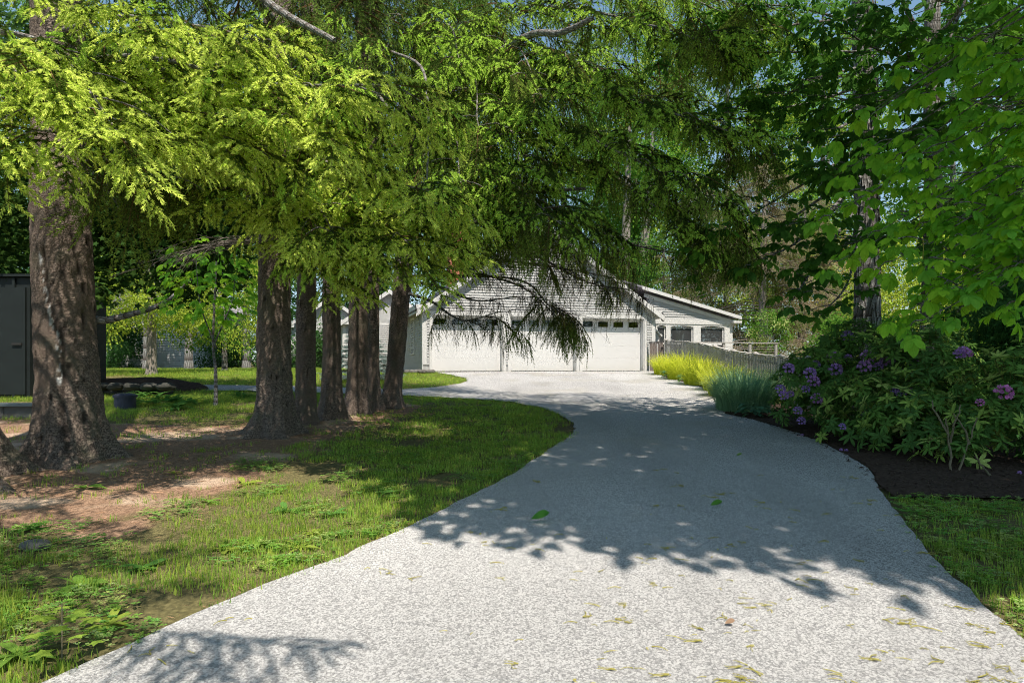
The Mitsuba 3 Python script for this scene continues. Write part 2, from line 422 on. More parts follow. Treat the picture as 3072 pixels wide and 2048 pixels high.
# trim
for t0, t1, z1 in ((0.0, 0.15, EAVE + .05), (9.695, GW, EAVE + .05)):
    hpart('corner_board', hbox(Mesh(), t0, t1, -0.034, -0.002, BASE + 0.28, z1), 'white_paint')
for a, b in OPEN:
    for t0, t1 in ((a - 0.105, a), (b, b + 0.105)):
        hpart('door_casing', hbox(Mesh(), t0, t1, -0.040, -0.001, BASE - .02, DT + .003), 'white_paint')
    hpart('door_casing', hbox(Mesh(), a - 0.105, b + 0.105, -0.043, -0.001, DT + .004, DT + .155), 'white_paint')
    for t0, t1 in ((a + .001, a + 0.025), (b - 0.025, b - .001)):
        hpart('jamb', hbox(Mesh(), t0, t1, 0.001, 0.36, BASE - .02, DT - .003), 'white_paint')
    hpart('jamb', hbox(Mesh(), a + .026, b - .026, 0.001, 0.36, DT - 0.028, DT - .003), 'white_paint')
    # door leaf with a row of four lights
    d = numbered('house__garage_door')
    zt0, zt1 = 3.025, 3.30
    ta, tb = a + 0.03, b - 0.03
    w = (tb - ta)
    cs = [ta + w * (0.5 + (i - 1.5) * 0.252) for i in range(4)]
    top = Mesh()
    edges = [ta] + [e for c in cs for e in (c - .245, c + .245)] + [tb]
    for i in range(0, len(edges), 2):
        hbox(top, edges[i], edges[i + 1], 0.29, 0.33, zt0, zt1)
    hbox(top, ta, tb, 0.29, 0.33, zt1, DT - .03)
    hbox(top, ta, tb, 0.29, 0.33, zt0 - .24, zt0)
    put(d + '__panel', top.ply('door_paint'))
    hh = (zt0 - .246 - BASE - .03) / 3
    for i in range(3):
        z0 = BASE + .03 + i * hh
        put(d + '__panel', hbox(Mesh(), ta, tb, 0.29, 0.33, z0 + (.002 if i else 0), z0 + hh).ply('door_paint'))
    for c in cs:
        fr = Mesh()
        for x0, x1, y0, y1 in ((c - .262, c - .222, zt0 - .018, zt1 + .018), (c + .222, c + .262, zt0 - .018, zt1 + .018), (c - .222, c + .222, zt1 - .022, zt1 + .018), (c - .222, c + .222, zt0 - .018, zt0 + .022)):
            hbox(fr, x0, x1, 0.276, 0.289, y0, y1)
        put(d + '__window_frame', fr.ply('white_paint'))
        q = np.array([W(c - .244, .31, zt0 + .001), W(c + .244, .31, zt0 + .001), W(c + .244, .31, zt1 - .001), W(c - .244, .31, zt1 - .001)])
        put(d + '__pane', Mesh().add(q, [[0, 1, 2, 3]]).ply('pane_glass'))
    put(d + '__bottom_seal', hbox(Mesh(), ta, tb, 0.287, 0.333, BASE - .025, BASE + .028).ply('rubber'))
# keypad on the second pillar
hpart('keypad', hbox(Mesh(), 6.375, 6.40, -0.062, -0.041, 2.42, 2.54), 'rubber')
slab = Mesh()
hbox(slab, -0.02, GW, -0.05, 11.5, 0.6, BASE - .03)
hpart('foundation', slab, 'concrete')


def clad(t, s0, s1, z0, z1, path, side=-1):
    """Clapboards along a side wall (t constant), facing -t (side -1) or +t."""
    for k in range(int((z1 - z0) / 0.105)):
        za = z0 + .105 * k
        p = [W(t, s0, za + .116), W(t, s1, za + .116), W(t + side * .03, s1, za), W(t + side * .03, s0, za), W(t - side * .002, s0, za), W(t - side * .002, s1, za)]
        f = [[0, 1, 2], [0, 2, 3], [3, 2, 5], [3, 5, 4], [0, 3, 4], [1, 5, 2]]
        hpart(path, Mesh().add(np.array(p), f), 'siding')


def side_window(t, s0, s1, z0, z1):
    w = numbered('house__window')
    fr = Mesh()
    for a, b, c, d in ((s0 - .09, s0, z0 - .05, z1 + .1), (s1, s1 + .09, z0 - .05, z1 + .1), (s0, s1, z1, z1 + .1), (s0, s1, z0 - .05, z0)):
        hbox(fr, t - .045, t - .001, a, b, c, d)
    put(w + '__frame', fr.ply('white_paint'))
    mu = Mesh()
    for i in range(1, 3):
        c = s0 + (s1 - s0) * i / 3
        hbox(mu, t - .03, t - .012, c - .011, c + .011, z0, z1)
    for i in range(1, 6):
        c = z0 + (z1 - z0) * i / 6
        hbox(mu, t - .028, t - .014, s0, s1, c - (.02 if i == 3 else .011), c + (.02 if i == 3 else .011))
    put(w + '__muntins', mu.ply('white_paint'))
    q = np.array([W(t - .010, s0, z0), W(t - .010, s1, z0), W(t - .010, s1, z1), W(t - .010, s0, z1)])
    put(w + '__pane', Mesh().add(q, [[0, 3, 2, 1]]).ply('pane_glass'))
    put(w + '__blind', hbox(Mesh(), t - .006, t - .002, s0 + .01, s1 - .01, z0 + .01, z1 - .01).ply('interior'))


sw = Mesh()
hbox(sw, 0.0, 0.16, 0.161, 11.5, BASE - .04, EAVE + .1)
hbox(sw, GW - .16, GW, 0.161, 11.5, BASE - .04, EAVE + .1)
hbox(sw, 0.161, GW - .161, 6.4, 6.56, BASE - .04, EAVE + .1)
hbox(sw, 0.161, GW - .161, 0.17, 6.39, EAVE - .08, EAVE - .02)
hpart('side_wall', sw, 'siding')
clad(0.0, 0.05, 11.4, BASE + .05, EAVE - .05, 'side_wall__clapboard')
hpart('corner_board', hbox(Mesh(), -.033, -.001, -0.034, 0.13, BASE + .02, EAVE + .05), 'white_paint')
side_window(0.0, 2.2, 3.2, BASE + .75, BASE + 2.15)
side_window(0.0, 6.2, 7.2, BASE + .75, BASE + 2.15)
hpart('cornice', hbox(Mesh(), -.30, -.003, -0.22, 11.5, EAVE - .02, EAVE + .16), 'white_paint')
hpart('cornice', hbox(Mesh(), GW + .003, GW + .22, -0.22, 11.5, EAVE - .02, EAVE + .10), 'white_paint')
# roof slopes, laid in shingle courses
OV = 0.30


def slope(side, s0, s1, course=0.17, n=None, apex_t=GW / 2, half=GW / 2, ez=EAVE + .12, path='roof'):
    L = math.hypot(half + OV, (half + OV) * PITCH)
    ct, cz = 1 / math.hypot(1, PITCH), PITCH / math.hypot(1, PITCH)
    for k in range(int(L / course) + 1):
        l0, l1 = k * course - .02, min((k + 1) * course, L)
        t0, t1 = half + OV - l0 * ct, half + OV - l1 * ct
        z0 = ez - OV * PITCH + l0 * cz
        z1 = ez - OV * PITCH + l1 * cz
        q = np.array([W(apex_t + side * t0, s0, z0 + .024), W(apex_t + side * t0, s1, z0 + .024), W(apex_t + side * t1, s1, z1 + .006), W(apex_t + side * t1, s0, z1 + .006),
                      W(apex_t + side * t0, s0, z0), W(apex_t + side * t0, s1, z0)])
        f = [[0, 1, 2, 3], [4, 5, 1, 0]]
        if side < 0:
            f = [x[::-1] for x in f]
        hpart(path + '__shingle_course', Mesh().add(q, f), 'shingle')


slope(-1, -.26, 11.6)
slope(1, -.26, 11.6)
deck = Mesh()
for sgn in (-1, 1):
    c = GW / 2
    hprism(deck, [(c, APEX + .11), (c + sgn * (GW / 2 + OV), EAVE + .11 - OV * PITCH), (c + sgn * (GW / 2 + OV), EAVE + .03 - OV * PITCH), (c, APEX + .02)][::sgn], -.24, 11.58)
hpart('roof', deck, 'white_paint')
for sgn in (-1, 1):
    c = GW / 2
    rk = Mesh()
    hprism(rk, [(c, APEX + .12), (c + sgn * (GW / 2 + OV), EAVE + .12 - OV * PITCH), (c + sgn * (GW / 2 + OV), EAVE - .10 - OV * PITCH), (c, APEX - .10)][::sgn], -.29, -.245)
    hpart('rake_board', rk, 'white_paint')
    rk = Mesh()
    hprism(rk, [(c, APEX - .02), (c + sgn * (GW / 2 + .0), EAVE - .02), (c + sgn * (GW / 2 + .0), EAVE - .20), (c, APEX - .20)][::sgn], -.05, -.024)
    hpart('rake_board', rk, 'white_paint')
ch = Mesh()
hbox(ch, 2.0, 2.75, 5.0, 5.75, 4.5, 7.9)
hpart('chimney', ch, 'brick', )
hpart('chimney__cap', hbox(Mesh(), 1.94, 2.81, 4.94, 5.81, 7.901, 8.0), 'concrete')
gut = tube([W(GW + .2, -.26, EAVE + .0), W(GW + .2, 3, EAVE + .0)], .06, 8)
hpart('gutter', Mesh().add(*gut), 'gutter_metal')
dsp = spline([W(GW + .2, -.2, EAVE - .03), W(GW + .2, -.2, EAVE - .16), W(GW + .28, -.16, EAVE - .27), W(GW + .40, -.05, EAVE - .22), W(GW + .44, .02, EAVE - .12)], 12)
hpart('downspout', Mesh().add(*tube(dsp, .045, 8)), 'gutter_metal')
# short wing wall between the garage and the porch
ww = Mesh()
hprism(ww, [(GW + .003, BASE), (GW + .36, BASE), (GW + .36, BASE + 1.55), (GW + .003, BASE + 1.85)], 0.30, 0.42)
hpart('wing_wall', ww, 'siding')
for k in range(16):
    z0 = BASE + .02 + .105 * k
    hpart('wing_wall__clapboard', board_profile(GW + .01, min(GW + .34, GW + .36 - max(0, z0 - BASE - 1.45) * 1.15), 0.298, z0, z0 + .116, Mesh()), 'siding')
cp = Mesh()
hprism(cp, [(GW + .003, BASE + 1.93), (GW + .46, BASE + 1.55), (GW + .46, BASE + 1.47), (GW + .003, BASE + 1.85)], 0.22, 0.46)
hpart('wing_wall__coping', cp, 'white_paint')
# porch
PS = 0.75
P0, P1 = GW + .34, 14.15


def pz(t):
    return 4.78 - (t - 9.6) * 0.246


pw = Mesh()
hprism(pw, [(P0, 3.33), (P1, 3.33), (P1, pz(P1) - .16), (P0 - .3, pz(P0 - .3) - .16), (P0 - .3, 3.33)], PS, PS + .12)
hpart('porch', pw, 'siding')
for k in range(14):
    z0 = 3.48 + .105 * k
    t1 = min(P1 - .18, 9.6 + (4.78 - .30 - z0) / .246)
    if t1 - P0 < .3:
        break
    hpart('porch__clapboard', board_profile(P0 - .28, t1, PS, z0, z0 + .116, Mesh()), 'siding')
hpart('porch__frieze_board', hbox(Mesh(), P0 - .1, P1, PS - .05, PS - .002, 3.26, 3.475), 'white_paint')
pr = Mesh()
hprism(pr, [(P0 - 1.6, pz(P0 - 1.6) - .02), (P1 + .24, pz(P1 + .24) - .02), (P1 + .24, pz(P1 + .24) + .06), (P0 - 1.6, pz(P0 - 1.6) + .06)], PS - .26, PS + 4.2)
hpart('porch__roof', pr, 'shingle')
pr = Mesh()
hprism(pr, [(P0 - .7, pz(P0 - .7) - .10), (P1 + .26, pz(P1 + .26) - .10), (P1 + .26, pz(P1 + .26) + .045), (P0 - .7, pz(P0 - .7) + .045)], PS - .30, PS - .265)
hpart('porch__rake_board', pr, 'white_paint')
pr = Mesh()
hprism(pr, [(P0 - .5, pz(P0 - .5) - .34), (P1 + .02, pz(P1 + .02) - .34), (P1 + .02, pz(P1 + .02) - .19), (P0 - .5, pz(P0 - .5) - .19)], PS - .05, PS - .024)
hpart('porch__rake_board', pr, 'white_paint')
hpart('porch__soffit', hbox(Mesh(), P1 - .16, P1 + .28, PS - .28, PS + 4.2, pz(P1) - .32, pz(P1) - .22), 'white_paint')
hpart('porch__floor', hbox(Mesh(), P0, P1, PS, PS + 3.6, 1.15, 1.62), 'weathered_wood')
posts = [(10.78, 11.00), (12.13, 12.50), (13.70, 14.12)]
hpart('porch__column', hbox(Mesh(), P0 + .10, P0 + .16, PS - .01, PS + .14, 1.6, 3.26), 'white_paint')
for t0, t1 in posts:
    hpart('porch__column', hbox(Mesh(), t0, t1, PS - .02, PS + .14, 1.6, 3.26), 'white_paint')
    hpart('porch__column', hbox(Mesh(), t0 + .05, t1 - .05, PS + 3.4, PS + 3.55, 1.6, 3.4), 'white_paint')
for t0, t1 in ((P0 + .17, 10.779), (11.001, 12.129), (12.501, 13.699)):
    # arched head over each screened bay
    arch = [(t0, 3.26)] + [(t0 + (t1 - t0) * i / 10, 3.14 + .05 * math.sin(math.pi * i / 10) ** .8) for i in range(11)] + [(t1, 3.26)]
    am = Mesh()
    hprism(am, arch[::-1], PS - .015, PS + .06)
    hpart('porch__bay_arch', am, 'white_paint')
    fr = Mesh()
    for a, b, c, d in ((t0 + .002, t0 + .05, 1.6, 3.16), (t1 - .05, t1 - .002, 1.6, 3.16), (t0 + .051, t1 - .051, 3.09, 3.14), (t0 + .051, t1 - .051, 2.36, 2.44), (t0 + .051, t1 - .051, 1.6, 1.66)):
        hbox(fr, a, b, PS + .064, PS + .09, c, d)
    hpart('porch__screen_frame', fr, 'white_paint')
    q = np.array([W(t0 + .05, PS + .095, 1.62), W(t1 - .05, PS + .095, 1.62), W(t1 - .05, PS + .095, 3.12), W(t0 + .05, PS + .095, 3.12)])
    hpart('porch__screen', Mesh().add(q, [[0, 1, 2, 3]]), 'insect_screen')
q = np.array([W(P1 - .02, PS + .1, 1.62), W(P1 - .02, PS + 3.4, 1.62), W(P1 - .02, PS + 3.4, 3.4), W(P1 - .02, PS + .1, 3.4)])
hpart('porch__screen', Mesh().add(q, [[0, 1, 2, 3]]), 'insect_screen')
for t in (11.5, 13.15):
    hpart('porch__back_post', hbox(Mesh(), t - .06, t + .06, PS + 3.45, PS + 3.6, 1.6, 3.5), 'gutter_metal')
# deck with a cable rail in front of and beside the porch
hpart('deck', hbox(Mesh(), 11.0, 15.5, -.45, PS - .03, 1.20, 1.5), 'weathered_wood')
hpart('deck__top_rail', hbox(Mesh(), 11.3, 15.6, -.50, -.36, 2.40, 2.445), 'rail_grey')
for t in (12.9, 14.2, 15.52):
    hpart('deck__rail_post', hbox(Mesh(), t - .05, t + .05, -.47, -.38, 1.501, 2.399), 'rail_grey')
for k in range(7):
    hpart('deck__cable', Mesh().add(*tube([W(11.3, -.425, 1.62 + .105 * k), W(15.5, -.425, 1.62 + .105 * k)], .007, 5)), 'rail_grey')
# two older gabled blocks of the house, stepping back to the left
for (s0, t1, w) in ((9.6, 2.0, 4.65), (13.5, -1.0, 4.4)):
    t0 = t1 - w
    blk = Mesh()
    c, ap = (t0 + t1) / 2, EAVE + PITCH * w / 2
    hprism(blk, [(t0, BASE - .3), (t1, BASE - .3), (t1, EAVE), (c, ap), (t0, EAVE)], s0, s0 + 9)
    hpart('gable_block', blk, 'siding')
    hbl = Mesh()
    hbox(hbl, t1, 0.0, s0 + 1.2, s0 + 8, BASE - .3, EAVE + .6)
    hpart('gable_block', hbl, 'siding')
    for k in range(22):
        z0 = BASE + .1 + .105 * k
        hpart('gable_block__clapboard', board_profile(t0 + .15, t1 - .15, s0 - .001, z0, z0 + .116, Mesh()), 'siding')
    for a, b in ((t0, t0 + .15), (t1 - .15, t1)):
        hpart('corner_board', hbox(Mesh(), a, b, s0 - .034, s0 - .002, BASE, EAVE), 'white_paint')
    clad(t0, s0 + .05, s0 + 8, BASE + .05, EAVE - .05, 'gable_block__clapboard')
    hpart('cornice', hbox(Mesh(), t0 - .30, t0 + .3, s0 - .3, s0 - .036, EAVE - .1, EAVE + .12), 'white_paint')
    hpart('cornice', hbox(Mesh(), t1 - .3, t1 + .30, s0 - .3, s0 - .036, EAVE - .1, EAVE + .12), 'white_paint')
    for sgn in (-1, 1):
        slope(sgn, s0 - .3, s0 + 9.2, course=.3, apex_t=c, half=w / 2, path='gable_block')
        rk = Mesh()
        hprism(rk, [(c, ap + .12), (c + sgn * (w / 2 + OV), EAVE + .12 - OV * PITCH), (c + sgn * (w / 2 + OV), EAVE - .10 - OV * PITCH), (c, ap - .10)][::sgn], s0 - .33, s0 - .29)
        hpart('rake_board', rk, 'white_paint')
    side_window(t0, s0 + 1.0, s0 + 2.0, BASE + .6, BASE + 2.1)

# ------------------------------------------------------------------ spruces
def trunk_mesh(pts, radii, flare, fh, lobes, seed, stains=(), sides=72, rings=120, rough=0.012, cam_dir=None):
    """A flared trunk; stains: (lateral -1..1 as seen from the drive, height, half width, half height, kind) with kind 'knot', 'dark' or 'resin'."""
    p = spline(pts, rings)
    # more rings near the ground
    s = np.linspace(0, 1, rings) ** 1.6
    L = np.linspace(0, 1, rings)
    p = np.stack([np.interp(s, L, p[:, k]) for k in range(3)], -1)
    r = np.interp(s, np.linspace(0, 1, len(radii)), radii)
    h = p[:, 2] - p[0, 2]
    th = np.arange(sides) / sides * 2 * np.pi
    rg = np.random.default_rng(seed)
    ph = rg.uniform(0, 6.28, 3)
    lob = np.maximum(0, np.cos(lobes * th + ph[0])) ** 1.5 * (0.75 + 0.5 * rg.uniform(0, 1)) + 0.55 * np.maximum(0, np.cos((lobes - 2) * th + ph[1])) ** 2
    R = r[:, None] * np.ones(sides) + flare * np.exp(-h / fh)[:, None] * (0.45 + 0.75 * lob[None]) + 0.10 * flare * np.exp(-h / (fh * 4))[:, None] * lob[None]
    d = np.stack([np.cos(th), np.sin(th), 0 * th], -1)
    base = p[:, None] + R[..., None] * d[None]
    R = R + rough * 2.6 * (meshkit.fbm(base * np.array([2.4, 2.4, 1.1]), 3, seed) - 0.5) + rough * (meshkit.fbm(base * np.array([15, 15, 9.0]), 3, seed + 5) - 0.5) * 2.4
    uv = np.zeros((rings, sides, 2))
    c = unit(np.array([-p[0, 0], -p[0, 1], 0]) if cam_dir is None else cam_dir)
    right = np.array([-c[1], c[0], 0])
    lat = np.arcsin(np.clip(d @ right, -1, 1)) * 2 / np.pi
    front = (d @ c) > -0.15
    for a, z, wa, wz, kind in stains:
        A = math.asin(max(-1, min(1, a))) * 2 / math.pi
        q = np.sqrt(((lat[None] - A) / wa) ** 2 + ((h[:, None] - z) / wz) ** 2)
        q = q * (0.75 + 0.5 * meshkit.fbm(base * 9, 3, seed + 2)) + (~front)[None] * 9
        g = np.clip(1.35 - q, 0, 1)
        if kind == 'knot':
            R = R + 0.012 * np.exp(-((q - 1.25) / 0.5) ** 2) - 0.016 * np.exp(-(q / 0.7) ** 2)
            uv[..., 0] = np.maximum(uv[..., 0], g * 0.85)
        elif kind == 'dark':
            R = R - 0.03 * np.exp(-(q / 0.8) ** 2)
            uv[..., 0] = np.maximum(uv[..., 0], g * 0.8)
        else:
            uv[..., 1] = np.maximum(uv[..., 1], np.clip(g * 1.6, 0, 1) * (meshkit.fbm(base * np.array([26, 26, 13]), 3, seed + 3) > 0.47))
    v = (p[:, None] + R[..., None] * d[None]).reshape(-1, 3)
    i, j = np.meshgrid(np.arange(rings - 1), np.arange(sides), indexing='ij')
    f = np.stack([i * sides + j, i * sides + (j + 1) % sides, (i + 1) * sides + (j + 1) % sides, (i + 1) * sides + j], -1).reshape(-1, 4)
    return Mesh().add(v, f, uv=uv.reshape(-1, 2))


def needle_tris(path, n, length, width, spread, tri, cols, new_from, rg, droop=0.0):
    """Needles round a twig: one slim triangle each. cols = (old colour, new colour)."""
    path = np.asarray(path)
    s = (np.arange(n) + rg.uniform(0, 1, n)) / n
    L = np.linspace(0, 1, len(path))
    p = np.stack([np.interp(s, L, path[:, k]) for k in range(3)], -1)
    t = unit(np.stack([np.interp(s, L, np.gradient(path[:, k])) for k in range(3)], -1))
    fr = frames(t)
    a = rg.uniform(0, 2 * np.pi, n)
    a = np.where(rg.uniform(0, 1, n) < 0.7, np.where(rg.uniform(0, 1, n) < .5, 0, np.pi) + rg.normal(0, .35, n), a)
    out = fr[:, :, 1] * np.cos(a)[:, None] + fr[:, :, 2] * np.sin(a)[:, None]
    tip_close = 1 - 0.55 * np.clip((s - 0.8) / 0.2, 0, 1)
    d = unit(t * math.cos(spread) + out * (math.sin(spread) * tip_close)[:, None] + np.array([0, 0, -droop]))
    ln = length * rg.uniform(0.75, 1.15, n) * (0.65 + 0.35 * np.clip((1.02 - s) / 0.15, 0, 1))
    w = unit(np.cross(d, unit(rg.normal(0, 1, (n, 3))))) * width / 2
    v = np.stack([p - w, p + w, p + d * ln[:, None]], 1)
    new = (s > new_from)[:, None]
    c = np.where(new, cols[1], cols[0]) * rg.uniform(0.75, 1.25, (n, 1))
    tri[0].append(v.reshape(-1, 3))
    tri[1].append(np.repeat(c, 3, 0))


def frond(seed, L=0.62, lat=6, cols=((0.05, 0.085, 0.02), (0.20, 0.27, 0.045)), new_from=0.35, droop=0.34, nl=0.034, nw=0.0135, dens=250, twigc=(0.16, 0.10, 0.05), hang=0.0, sub=True):
    """A spray of spruce: a main twig along +x with side twigs that droop, clad in needles."""
    rg = np.random.default_rng(seed)
    tri = [[], []]
    wood = Mesh()
    cols = (np.array(cols[0]), np.array(cols[1]))

    def axis(p0, d, ln, dr_, n=7):
        s = np.linspace(0, 1, n)[:, None]
        p = p0 + d * ln * s + np.array([0, 0, -1.0]) * dr_ * ln * s ** 2
        return p + np.array([0, 0, -1.0]) * hang * ln * s * 0.5

    main = axis(np.zeros(3), np.array([1.0, 0, 0.05]), L, droop * 0.6, 9)
    wood.add(*tube(main, np.linspace(.006, .0022, 9) * L / .6, 3, False), c=twigc)
    needle_tris(main[3:], int(L * dens * .7), nl, nw, 0.9, tri, cols, 0.45, rg)
    for k in range(lat):
        s = 0.08 + 0.86 * (k + rg.uniform(-.3, .3)) / lat
        for sg in (-1, 1):
            if rg.uniform() < 0.1:
                continue
            p0 = np.array([np.interp(s, np.linspace(0, 1, 9), main[:, i]) for i in range(3)])
            ln = L * (0.19 + 0.36 * (1 - s) ** 0.8) * rg.uniform(.75, 1.2)
            an = rg.uniform(0.72, 0.92)
            d = unit(np.array([math.cos(an), sg * math.sin(an), rg.uniform(-.25, .1) - hang]))
            a = axis(p0, d, ln, droop * rg.uniform(.8, 1.6))
            wood.add(*tube(a[::2], np.linspace(.0032, .0015, 4), 3, False), c=twigc)
            needle_tris(a, int(ln * dens) + 8, nl, nw, 0.82, tri, cols, new_from, rg)
            if sub and ln > 0.15 * L / .6:
                for q in range(rg.integers(0, 2)):
                    ss = rg.uniform(.2, .75)
                    p1 = np.array([np.interp(ss, np.linspace(0, 1, 7), a[:, i]) for i in range(3)])
                    an2 = an * sg + rg.choice([-1, 1]) * rg.uniform(.5, .8)
                    d2 = unit(np.array([math.cos(an2), math.sin(an2), rg.uniform(-.3, 0) - hang]))
                    a2 = axis(p1, d2, ln * rg.uniform(.3, .5), droop * 1.4, 5)
                    needle_tris(a2, int(ln * .4 * dens) + 8, nl, nw, 0.95, tri, cols, new_from * .6, rg)
    v = np.vstack(tri[0])
    m = Mesh().add(v, np.arange(len(v)).reshape(-1, 3), np.vstack(tri[1]))
    wv, wf, wc, _ = wood.arrays()
    m.add(wv, wf, wc)
    v, f, c, _ = m.arrays()
    return v, f, c


def weeper(seed, L=0.7, strands=9, cols=((0.085, 0.09, 0.035), (0.20, 0.20, 0.06))):
    """A twig along +x with thin tassels hanging straight down from it."""
    rg = np.random.default_rng(seed)
    tri = [[], []]
    wood = Mesh()
    cols = (np.array(cols[0]), np.array(cols[1]))
    s = np.linspace(0, 1, 6)[:, None]
    main = np.hstack([s * L, .04 * np.sin(s * 5), -.12 * s ** 2])
    wood.add(*tube(main, np.linspace(.006, .002, 6), 3, False), c=(.05, .038, .03))
    for k in range(strands):
        q = rg.uniform(.1, 1)
        p0 = np.array([q * L, 0, -.12 * q * q])
        ln = rg.uniform(.12, .5)
        sw = rg.normal(0, .05, 2)
        p = p0 + np.hstack([sw[0] * np.sqrt(s), sw[1] * np.sqrt(s), -ln * s])
        wood.add(*tube(p[::2], .0022, 3, False), c=(.05, .038, .03))
        needle_tris(p[1:], int(ln * 130), .017, .0075, .38, tri, cols, .7, rg)
        if ln > .25:
            for _ in range(2):
                q2 = p[rg.integers(1, 4)]
                l2 = rg.uniform(.08, .2)
                pp = q2 + np.hstack([rg.normal(0, .05) * s, rg.normal(0, .05) * s, -l2 * s])
                needle_tris(pp, int(l2 * 130), .017, .0075, .38, tri, cols, .7, rg)
    v = np.vstack(tri[0])
    m = Mesh().add(v, np.arange(len(v)).reshape(-1, 3), np.vstack(tri[1]))
    wv, wf, wc, _ = wood.arrays()
    m.add(wv, wf, wc)
    v, f, c, _ = m.arrays()
    return v, f, c


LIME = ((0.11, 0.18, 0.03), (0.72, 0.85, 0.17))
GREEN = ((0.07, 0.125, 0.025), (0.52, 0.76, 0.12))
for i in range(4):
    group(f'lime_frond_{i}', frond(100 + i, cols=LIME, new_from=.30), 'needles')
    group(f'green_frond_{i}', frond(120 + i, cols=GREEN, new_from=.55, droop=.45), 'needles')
for i in range(3):
    group(f'weeping_frond_{i}', weeper(140 + i), 'needles')
    group(f'hanging_frond_{i}', frond(150 + i, cols=((.10, .15, .035), (.24, .34, .06)), droop=.9, hang=.5, lat=7, dens=170), 'needles')
    group(f'coarse_frond_{i}', frond(160 + i, L=1.3, lat=7, cols=((.08, .14, .03), (.18, .30, .06)), nl=.05, nw=.016, dens=70, droop=.5, sub=False), 'needles')

limb_wood = {}


def branch(tree, pts, r0, kinds, side_n=12, side_len=(0.5, 1.1), per=5, start=0.25, fl=(0.7, 1.25), pitch=(-0.75, 0.0), rise=0.0, bare=False, up_keep=1.0):
    """A limb with side branches carrying sprays; kinds: names of frond groups. The sprays go into the tree's crown, the wood is a part of its own."""
    p = spline(pts, 26)
    wood = Mesh()
    wood.add(*tube(p, np.linspace(r0, r0 * .22, 26), 7))
    L = np.linspace(0, 1, 26)
    pos, dirs = [], []
    tl = np.linalg.norm(np.diff(p, axis=0), axis=1).sum()
    for k in range(side_n):
        s = start + (1 - start) * (k + U(0, 1)) / side_n
        q = np.array([np.interp(s, L, p[:, i]) for i in range(3)])
        t = unit(np.array([np.interp(s, L, np.gradient(p[:, i])) for i in range(3)]))
        t2 = unit(np.array([t[0], t[1], 0.0]))
        sd = np.array([-t2[1], t2[0], 0]) * (1 if k % 2 else -1)
        a = U(0.6, 1.15)
        d = unit(t2 * math.cos(a) + sd * math.sin(a) + np.array([0, 0, U(-.35, .1) + rise]))
        ln = U(*side_len) * (1.1 - .55 * s)
        per_ = max(2, round(per * .62))
        c = spline([q, q + d * ln * .55, q + d * ln + np.array([0, 0, -.22 * ln])], 7)
        wood.add(*tube(c, np.linspace(r0 * .28, .004, 7), 4))
        if bare:
            continue
        for j in range(per_):
            f = (j + U(.3, 1)) / per_
            pos.append(np.array([np.interp(f, np.linspace(0, 1, 7), c[:, i]) for i in range(3)]))
            b = U(-1.2, 1.2) * (1.1 - f * .6)
            e = np.array([d[0] * math.cos(b) - d[1] * math.sin(b), d[0] * math.sin(b) + d[1] * math.cos(b), 0])
            pt = U(*pitch)
            dirs.append(unit(e * math.cos(pt) + np.array([0, 0, math.sin(pt)])))
    if not bare:
        pos.append(p[-1] - (p[-1] - p[-3]) * .3)
        dirs.append(unit(p[-1] - p[-4]))
    put(tree + '__limb', wood.ply('spruce_bark', smooth=True))
    if bare:
        return
    pos, dirs = np.array(pos), np.array(dirs)
    R = frames(dirs, roll=U(-.5, .5, len(pos)))
    sc = U(fl[0], fl[1], len(pos))
    which = rng.integers(0, len(kinds), len(pos))
    for i, kd in enumerate(kinds):
        m = which == i
        if m.any():
            instances(tree + '__needles', kd, pos[m], R[m], sc[m])


def dead_twigs(tree, p0, p1, n, spread, r=.006, mat='grey_twig', sag=.15):
    """A spray of bare dry twigs from p0 towards p1."""
    m = Mesh()
    p0, p1 = np.array(p0), np.array(p1)
    ln = np.linalg.norm(p1 - p0)
    for _ in range(n):
        e = p0 + (p1 - p0) * U(.55, 1.05) + rng.normal(0, spread, 3) * ln
        c = spline([p0 + rng.normal(0, .05, 3), p0 * .5 + e * .5 + rng.normal(0, spread * .5, 3) * ln + np.array([0, 0, sag * ln * .35]), e], 9)
        m.add(*tube(c, np.linspace(r, r * .25, 9), 4))
        for _ in range(5):
            k = rng.integers(3, 8)
            d = unit(c[k] - c[k - 1]) + rng.normal(0, .55, 3) + np.array([0, 0, -.3])
            q = spline([c[k], c[k] + d * U(.06, .18) * ln * .4, c[k] + d * U(.2, .3) * ln * .5 + np.array([0, 0, -.04])], 5)
            m.add(*tube(q, np.linspace(r * .45, r * .15, 5), 3))
    put(tree + '__dead_twigs', m.ply(mat, smooth=True))


LF = [f'lime_frond_{i}' for i in range(4)]
GF = [f'green_frond_{i}' for i in range(4)]
HF = [f'hanging_frond_{i}' for i in range(3)]
WF = [f'weeping_frond_{i}' for i in range(3)]
CF = [f'coarse_frond_{i}' for i in range(3)]


def spruce(xy, lean, radii, flare, fh, lobes, seed, label, H=13.0, stains=(), **k):
    t = numbered('spruce_tree')
    z = float(zg(*xy)) - .06
    pts = [(xy[0], xy[1], z), (xy[0] + lean[0] * .25, xy[1], z + H * .25), (xy[0] + lean[0] * .55, xy[1] + lean[1], z + H * .6), (xy[0] + lean[0], xy[1] + lean[1], z + H)]
    scene[t + '__trunk'] = trunk_mesh(pts, radii, flare, fh, lobes, seed, stains, **k).ply('spruce_bark', smooth=True, uv=True)
    lab(t, label, 'tree', 'row of spruces on the left lawn')
    return t


